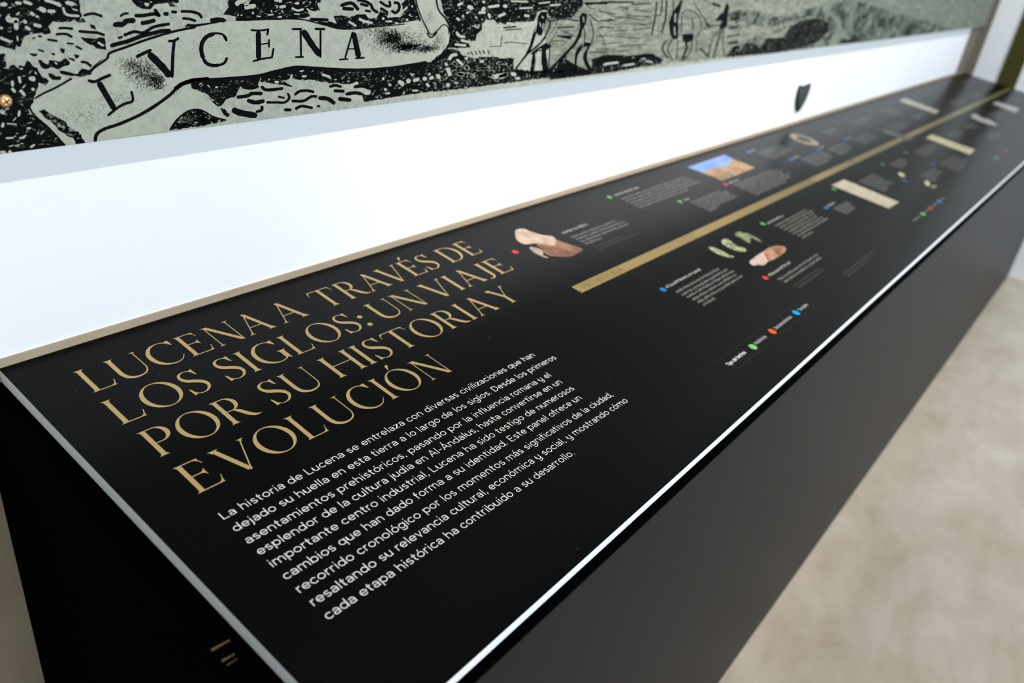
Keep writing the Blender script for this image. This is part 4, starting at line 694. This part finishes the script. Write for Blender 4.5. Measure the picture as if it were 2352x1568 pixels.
for i, pts in enumerate(D['sol']): wall_poly('dark_foliage_print', [jag(pts, 0.0035, 0.0008, i)], 'mural_ink', YM-0.00016-i*0.000001)
def ribbons(name, lst, m, y):
    """round-ended pen strokes: each entry is a nib (2x2, the half-width circle seen in the plane of the print) and a centre line"""
    vs = []; fs = []
    for (a, b, c, d), flat in lst:
        a, b, c, d = [v/1e5 for v in (a, b, c, d)]; det = a*d-b*c
        pts = [(flat[i]/1e4, flat[i+1]/1e4) for i in range(0, len(flat), 2)]
        q = [((d*x-b*z)/det, (-c*x+a*z)/det) for x, z in pts]            # in nib units: half width = 1
        if len(q) > 2:
            e = [(2*q[0][0]-q[1][0], 2*q[0][1]-q[1][1])] + q + [(2*q[-1][0]-q[-2][0], 2*q[-1][1]-q[-2][1])]; r = []
            for i in range(1, len(e)-2):
                for k in range(5):
                    t = k/5; r.append(tuple(.5*(2*e[i][u]+(-e[i-1][u]+e[i+1][u])*t+(2*e[i-1][u]-5*e[i][u]+4*e[i+1][u]-e[i+2][u])*t*t+(-e[i-1][u]+3*e[i][u]-3*e[i+1][u]+e[i+2][u])*t**3) for u in (0, 1)))
            q = r + [q[-1]]
        S = [0.0]
        for u, v in zip(q, q[1:]): S.append(S[-1]+math.hypot(v[0]-u[0], v[1]-u[1]))
        L = S[-1]
        if L < 1e-6: continue
        cap = min(1.0, L/2); tt = sorted(set([round(v, 5) for v in [0, .03*cap, .13*cap, .35*cap, .65*cap, cap, L-cap, L-.65*cap, L-.35*cap, L-.13*cap, L-.03*cap, L] + [s for s in S if cap < s < L-cap]]))
        A = []; B = []
        for t in tt:
            k = 0
            while k < len(S)-2 and S[k+1] < t: k += 1
            f = (t-S[k])/((S[k+1]-S[k]) or 1); x = q[k][0]+(q[k+1][0]-q[k][0])*f; z = q[k][1]+(q[k+1][1]-q[k][1])*f
            k0 = max(0, k-1) if f < .5 else k; k1 = min(len(q)-1, k+2) if f > .5 else k+1
            dx, dz = q[k1][0]-q[k0][0], q[k1][1]-q[k0][1]; n = math.hypot(dx, dz) or 1
            dd = min(t, L-t)/cap; w = math.sqrt(max(0, 1-(1-min(1, dd))**2))*(0.94+0.06*math.sin(t*2.3+L))
            A.append((x-dz/n*w, z+dx/n*w)); B.append((x+dz/n*w, z-dx/n*w))
        i = len(vs); n = len(A); vs += [(a*u+b*v, y, max(c*u+d*v, MZ0+0.0002)) for u, v in A+B]
        for k in range(n-1): fs.append((i+k, i+k+1, i+n+k+1, i+n+k))
    return stuff(child(poly_mesh(name, vs, fs, m), mur))
def inside(x, z, pts):
    c = False; j = len(pts)-1
    for i in range(len(pts)):
        if (pts[i][1] > z) != (pts[j][1] > z) and x < (pts[j][0]-pts[i][0])*(z-pts[i][1])/(pts[j][1]-pts[i][1])+pts[i][0]: c = not c
        j = i
    return c
# the etched dark masses are broken by many small grey and pale marks
rnd = random.Random(77)
for nm, m, dens, r0, r1, y in (('grey_marks', 'mural_dot', 12000, .0005, .0022, YM-0.00020), ('pale_marks', 'mural_stroke_light', 7000, .0005, .0015, YM-0.00022), ('grey_wash_marks', 'mural_grey', 9000, .0004, .0016, YM-0.00021)):
    vs = []; fs = []
    for pts in D['sol']:
        xs = [q[0]/1e4 for q in pts]; zs = [q[1]/1e4 for q in pts]; x0, x1, z0, z1 = min(xs), max(xs), max(MZ0+.003, min(zs)), min(0.56, max(zs))
        for _ in range(int((x1-x0)*(z1-z0)*dens)):
            x = rnd.uniform(x0, x1); z = rnd.uniform(z0, z1)
            if not inside(x*1e4, z*1e4, pts): continue
            a = rnd.gauss(0.1, 0.45); L = rnd.uniform(r0, r1)*1.9; h = rnd.uniform(r0, r1)*0.62; c, t = math.cos(a), math.sin(a); i = len(vs)
            vs += [(x+u*L*c-v*h*t, y, z+u*L*t+v*h*c) for u, v in ((-1, 0), (-.6, -.8), (.5, -.9), (1, .1), (.4, .9), (-.5, .8))]; fs.append(tuple(range(i, i+6)))
    stuff(child(poly_mesh(nm, vs, fs, m), mur))
for i, pts in enumerate(D['fig']): wall_poly('figure_print', [jag(pts, 0.004, 0.0005, i+200)], 'mural_ink', YM-0.000232-i*0.0000003)
ribbons('foliage_highlights', D['lt'], 'mural_stroke_light', YM-0.00024)
ribbons('foliage_lines', D['fo'], 'mural_ink', YM-0.00030)
# etched strokes scattered over the parts of the print that lie above the frame or read only as texture
def strokes(name, m, y, specs):
    vs = []; fs = []
    for (cx0, cz0, cx1, cz1, n, lmin, lmax, wmin, wmax, ang, curve, seed) in specs:
        rnd = random.Random(seed)
        for _ in range(n):
            x = rnd.uniform(cx0, cx1); z = rnd.uniform(cz0, cz1); L = rnd.uniform(lmin, lmax); a = ang+rnd.gauss(0, 0.30); cv = rnd.uniform(-curve, curve); wd_ = rnd.uniform(wmin, wmax)/2
            A = []; B = []
            for k in range(6):
                t = k/5-0.5; aa = a+cv*t; px = x+L*t*math.cos(a)-cv*L*(t*t-0.25)*math.sin(a); pz = z+L*t*math.sin(a)+cv*L*(t*t-0.25)*math.cos(a)
                hw = wd_*(1-(2*abs(t))**3*0.75); A.append((px-math.sin(aa)*hw, pz+math.cos(aa)*hw)); B.append((px+math.sin(aa)*hw, pz-math.cos(aa)*hw))
            if min(q[1] for q in A+B) < MZ0+0.0005: continue
            i = len(vs); vs += [(q[0], y, q[1]) for q in A+B]
            for k in range(5): fs.append((i+k, i+k+1, i+7+k, i+6+k))
    return stuff(child(poly_mesh(name, vs, fs, m), mur))
strokes('etched_strokes', 'mural_ink', YM-0.00028, [
 (0.20, 0.52, 1.3, 1.5, 700, .012, .04, .002, .006, .15, 1.0, 4), (1.1, 0.50, 5.0, 1.5, 1200, .02, .10, .0014, .005, .1, .5, 5), (1.18, 0.30, 1.85, 0.50, 80, .02, .08, .0007, .0016, .06, .3, 6),
 (2.2, 0.26, 4.9, 0.50, 260, .02, .09, .0010, .0030, .3, .9, 7)])
for i, (k, pts) in enumerate(D['light']): wall_poly('scroll_print', [pts], 'mural_banner', YM-0.00036-i*0.000006)
for i, (k, pts) in enumerate(D['dark']): wall_poly(NM[k], [jag(pts, 0.003, 0.0008, i+50)], 'mural_'+k, YM-0.00044-i*0.000006)
# stippled shading on the scroll
for key, m in (('g', 'mural_grey'), ('k', 'mural_ink')):
    vs = []; fs = []; rnd = random.Random(21)
    for k, cx, cz, sx, sz, n, r in D['stip']:
        if k != key: continue
        for _ in range(n):
            x = cx/1e4+rnd.gauss(0, 0.62)*sx/1e4; z = cz/1e4+rnd.gauss(0, 0.62)*sz/1e4; q = r/1e4*rnd.uniform(0.5, 1.3); a = rnd.uniform(0, PI)
            if z < MZ0+0.003: continue
            i = len(vs); vs += [(x+q*math.cos(a), YM-0.00047, z+q*math.sin(a)), (x-q*.5*math.sin(a), YM-0.00047, z+q*.5*math.cos(a)), (x-q*math.cos(a), YM-0.00047, z-q*math.sin(a)), (x+q*.5*math.sin(a), YM-0.00047, z-q*.5*math.cos(a))]
            fs.append((i, i+1, i+2, i+3))
    stuff(child(poly_mesh('stippled_shading', vs, fs, m), mur))
ribbons('engraved_lines', D['ink'], 'mural_ink', YM-0.00052)

# screw holding the mural
scr = empty('brass_screw', (0.3190, YM-0.0005, 0.2885)); tag(scr, 'small brass cross-head screw in the mural, left of the scroll', 'screw')
bm = bmesh.new(); nseg = 28; prev = None; rings = []
for r, y in ((0.0062, 0.0), (0.0064, -0.0016), (0.0055, -0.0032), (0.0038, -0.0040), (0.0, -0.0043)):
    if r > 0: rings.append([bm.verts.new((r*math.cos(2*PI*i/nseg), y, r*math.sin(2*PI*i/nseg))) for i in range(nseg)])
    else: tip = bm.verts.new((0, y, 0))
for a, b in zip(rings, rings[1:]):
    for i in range(nseg): bm.faces.new((a[i], a[(i+1) % nseg], b[(i+1) % nseg], b[i]))
for i in range(nseg): bm.faces.new((rings[-1][i], rings[-1][(i+1) % nseg], tip))
bm.faces.new(rings[0])
from_bm('screw_head', bm, 'brass', scr)
bm = bmesh.new()
for a in (0.5, 0.5+PI/2):
    c, s = math.cos(a), math.sin(a); ps = [(-0.0034, -0.0006), (0.0034, -0.0006), (0.0034, 0.0006), (-0.0034, 0.0006)]
    vv = [bm.verts.new((x*c-z*s, -0.0046, x*s+z*c)) for x, z in ps]; v2 = [bm.verts.new((x*c-z*s, -0.0036, x*s+z*c)) for x, z in ps]
    bm.faces.new(vv); bm.faces.new(v2[::-1])
    for i in range(4): bm.faces.new((vv[i], vv[(i+1) % 4], v2[(i+1) % 4], v2[i]))
from_bm('cross_slot', bm, 'brass_dark', scr)

# shield-shaped plaque on the wall
bdg = empty('shield_plaque', (2.625, 0, 0.08)); tag(bdg, 'small dark shield-shaped plaque on the white wall below the mural', 'plaque')
out = [(-0.047, 0.044), (0.0, 0.040), (0.047, 0.044), (0.051, 0.026), (0.046, 0.004), (0.034, -0.018), (0.012, -0.038), (0.0, -0.043), (-0.012, -0.038), (-0.034, -0.018), (-0.046, 0.004), (-0.051, 0.026)]
bm = bmesh.new(); a = [bm.verts.new((x, 0, z)) for x, z in out]; b = [bm.verts.new((x, -0.006, z)) for x, z in out]; c = [bm.verts.new((x*.93, -0.008, z*.93)) for x, z in out]
for p_, q_ in ((a, b), (b, c)):
    for i in range(12): bm.faces.new((p_[i], p_[(i+1) % 12], q_[(i+1) % 12], q_[i]))
bm.faces.new(a[::-1]); bm.faces.new(c); from_bm('plaque_body', bm, 'badge_black', bdg)
bm = bmesh.new(); a = [bm.verts.new((x*.78, -0.0078, z*.78)) for x, z in out]; b = [bm.verts.new((x*.74, -0.0096, z*.74)) for x, z in out]
for i in range(12): bm.faces.new((a[i], a[(i+1) % 12], b[(i+1) % 12], b[i]))
bm.faces.new(b); bm.faces.new(a[::-1]); plabel(from_bm('raised_field', bm, 'badge_face', bdg), 'slightly paler raised field')
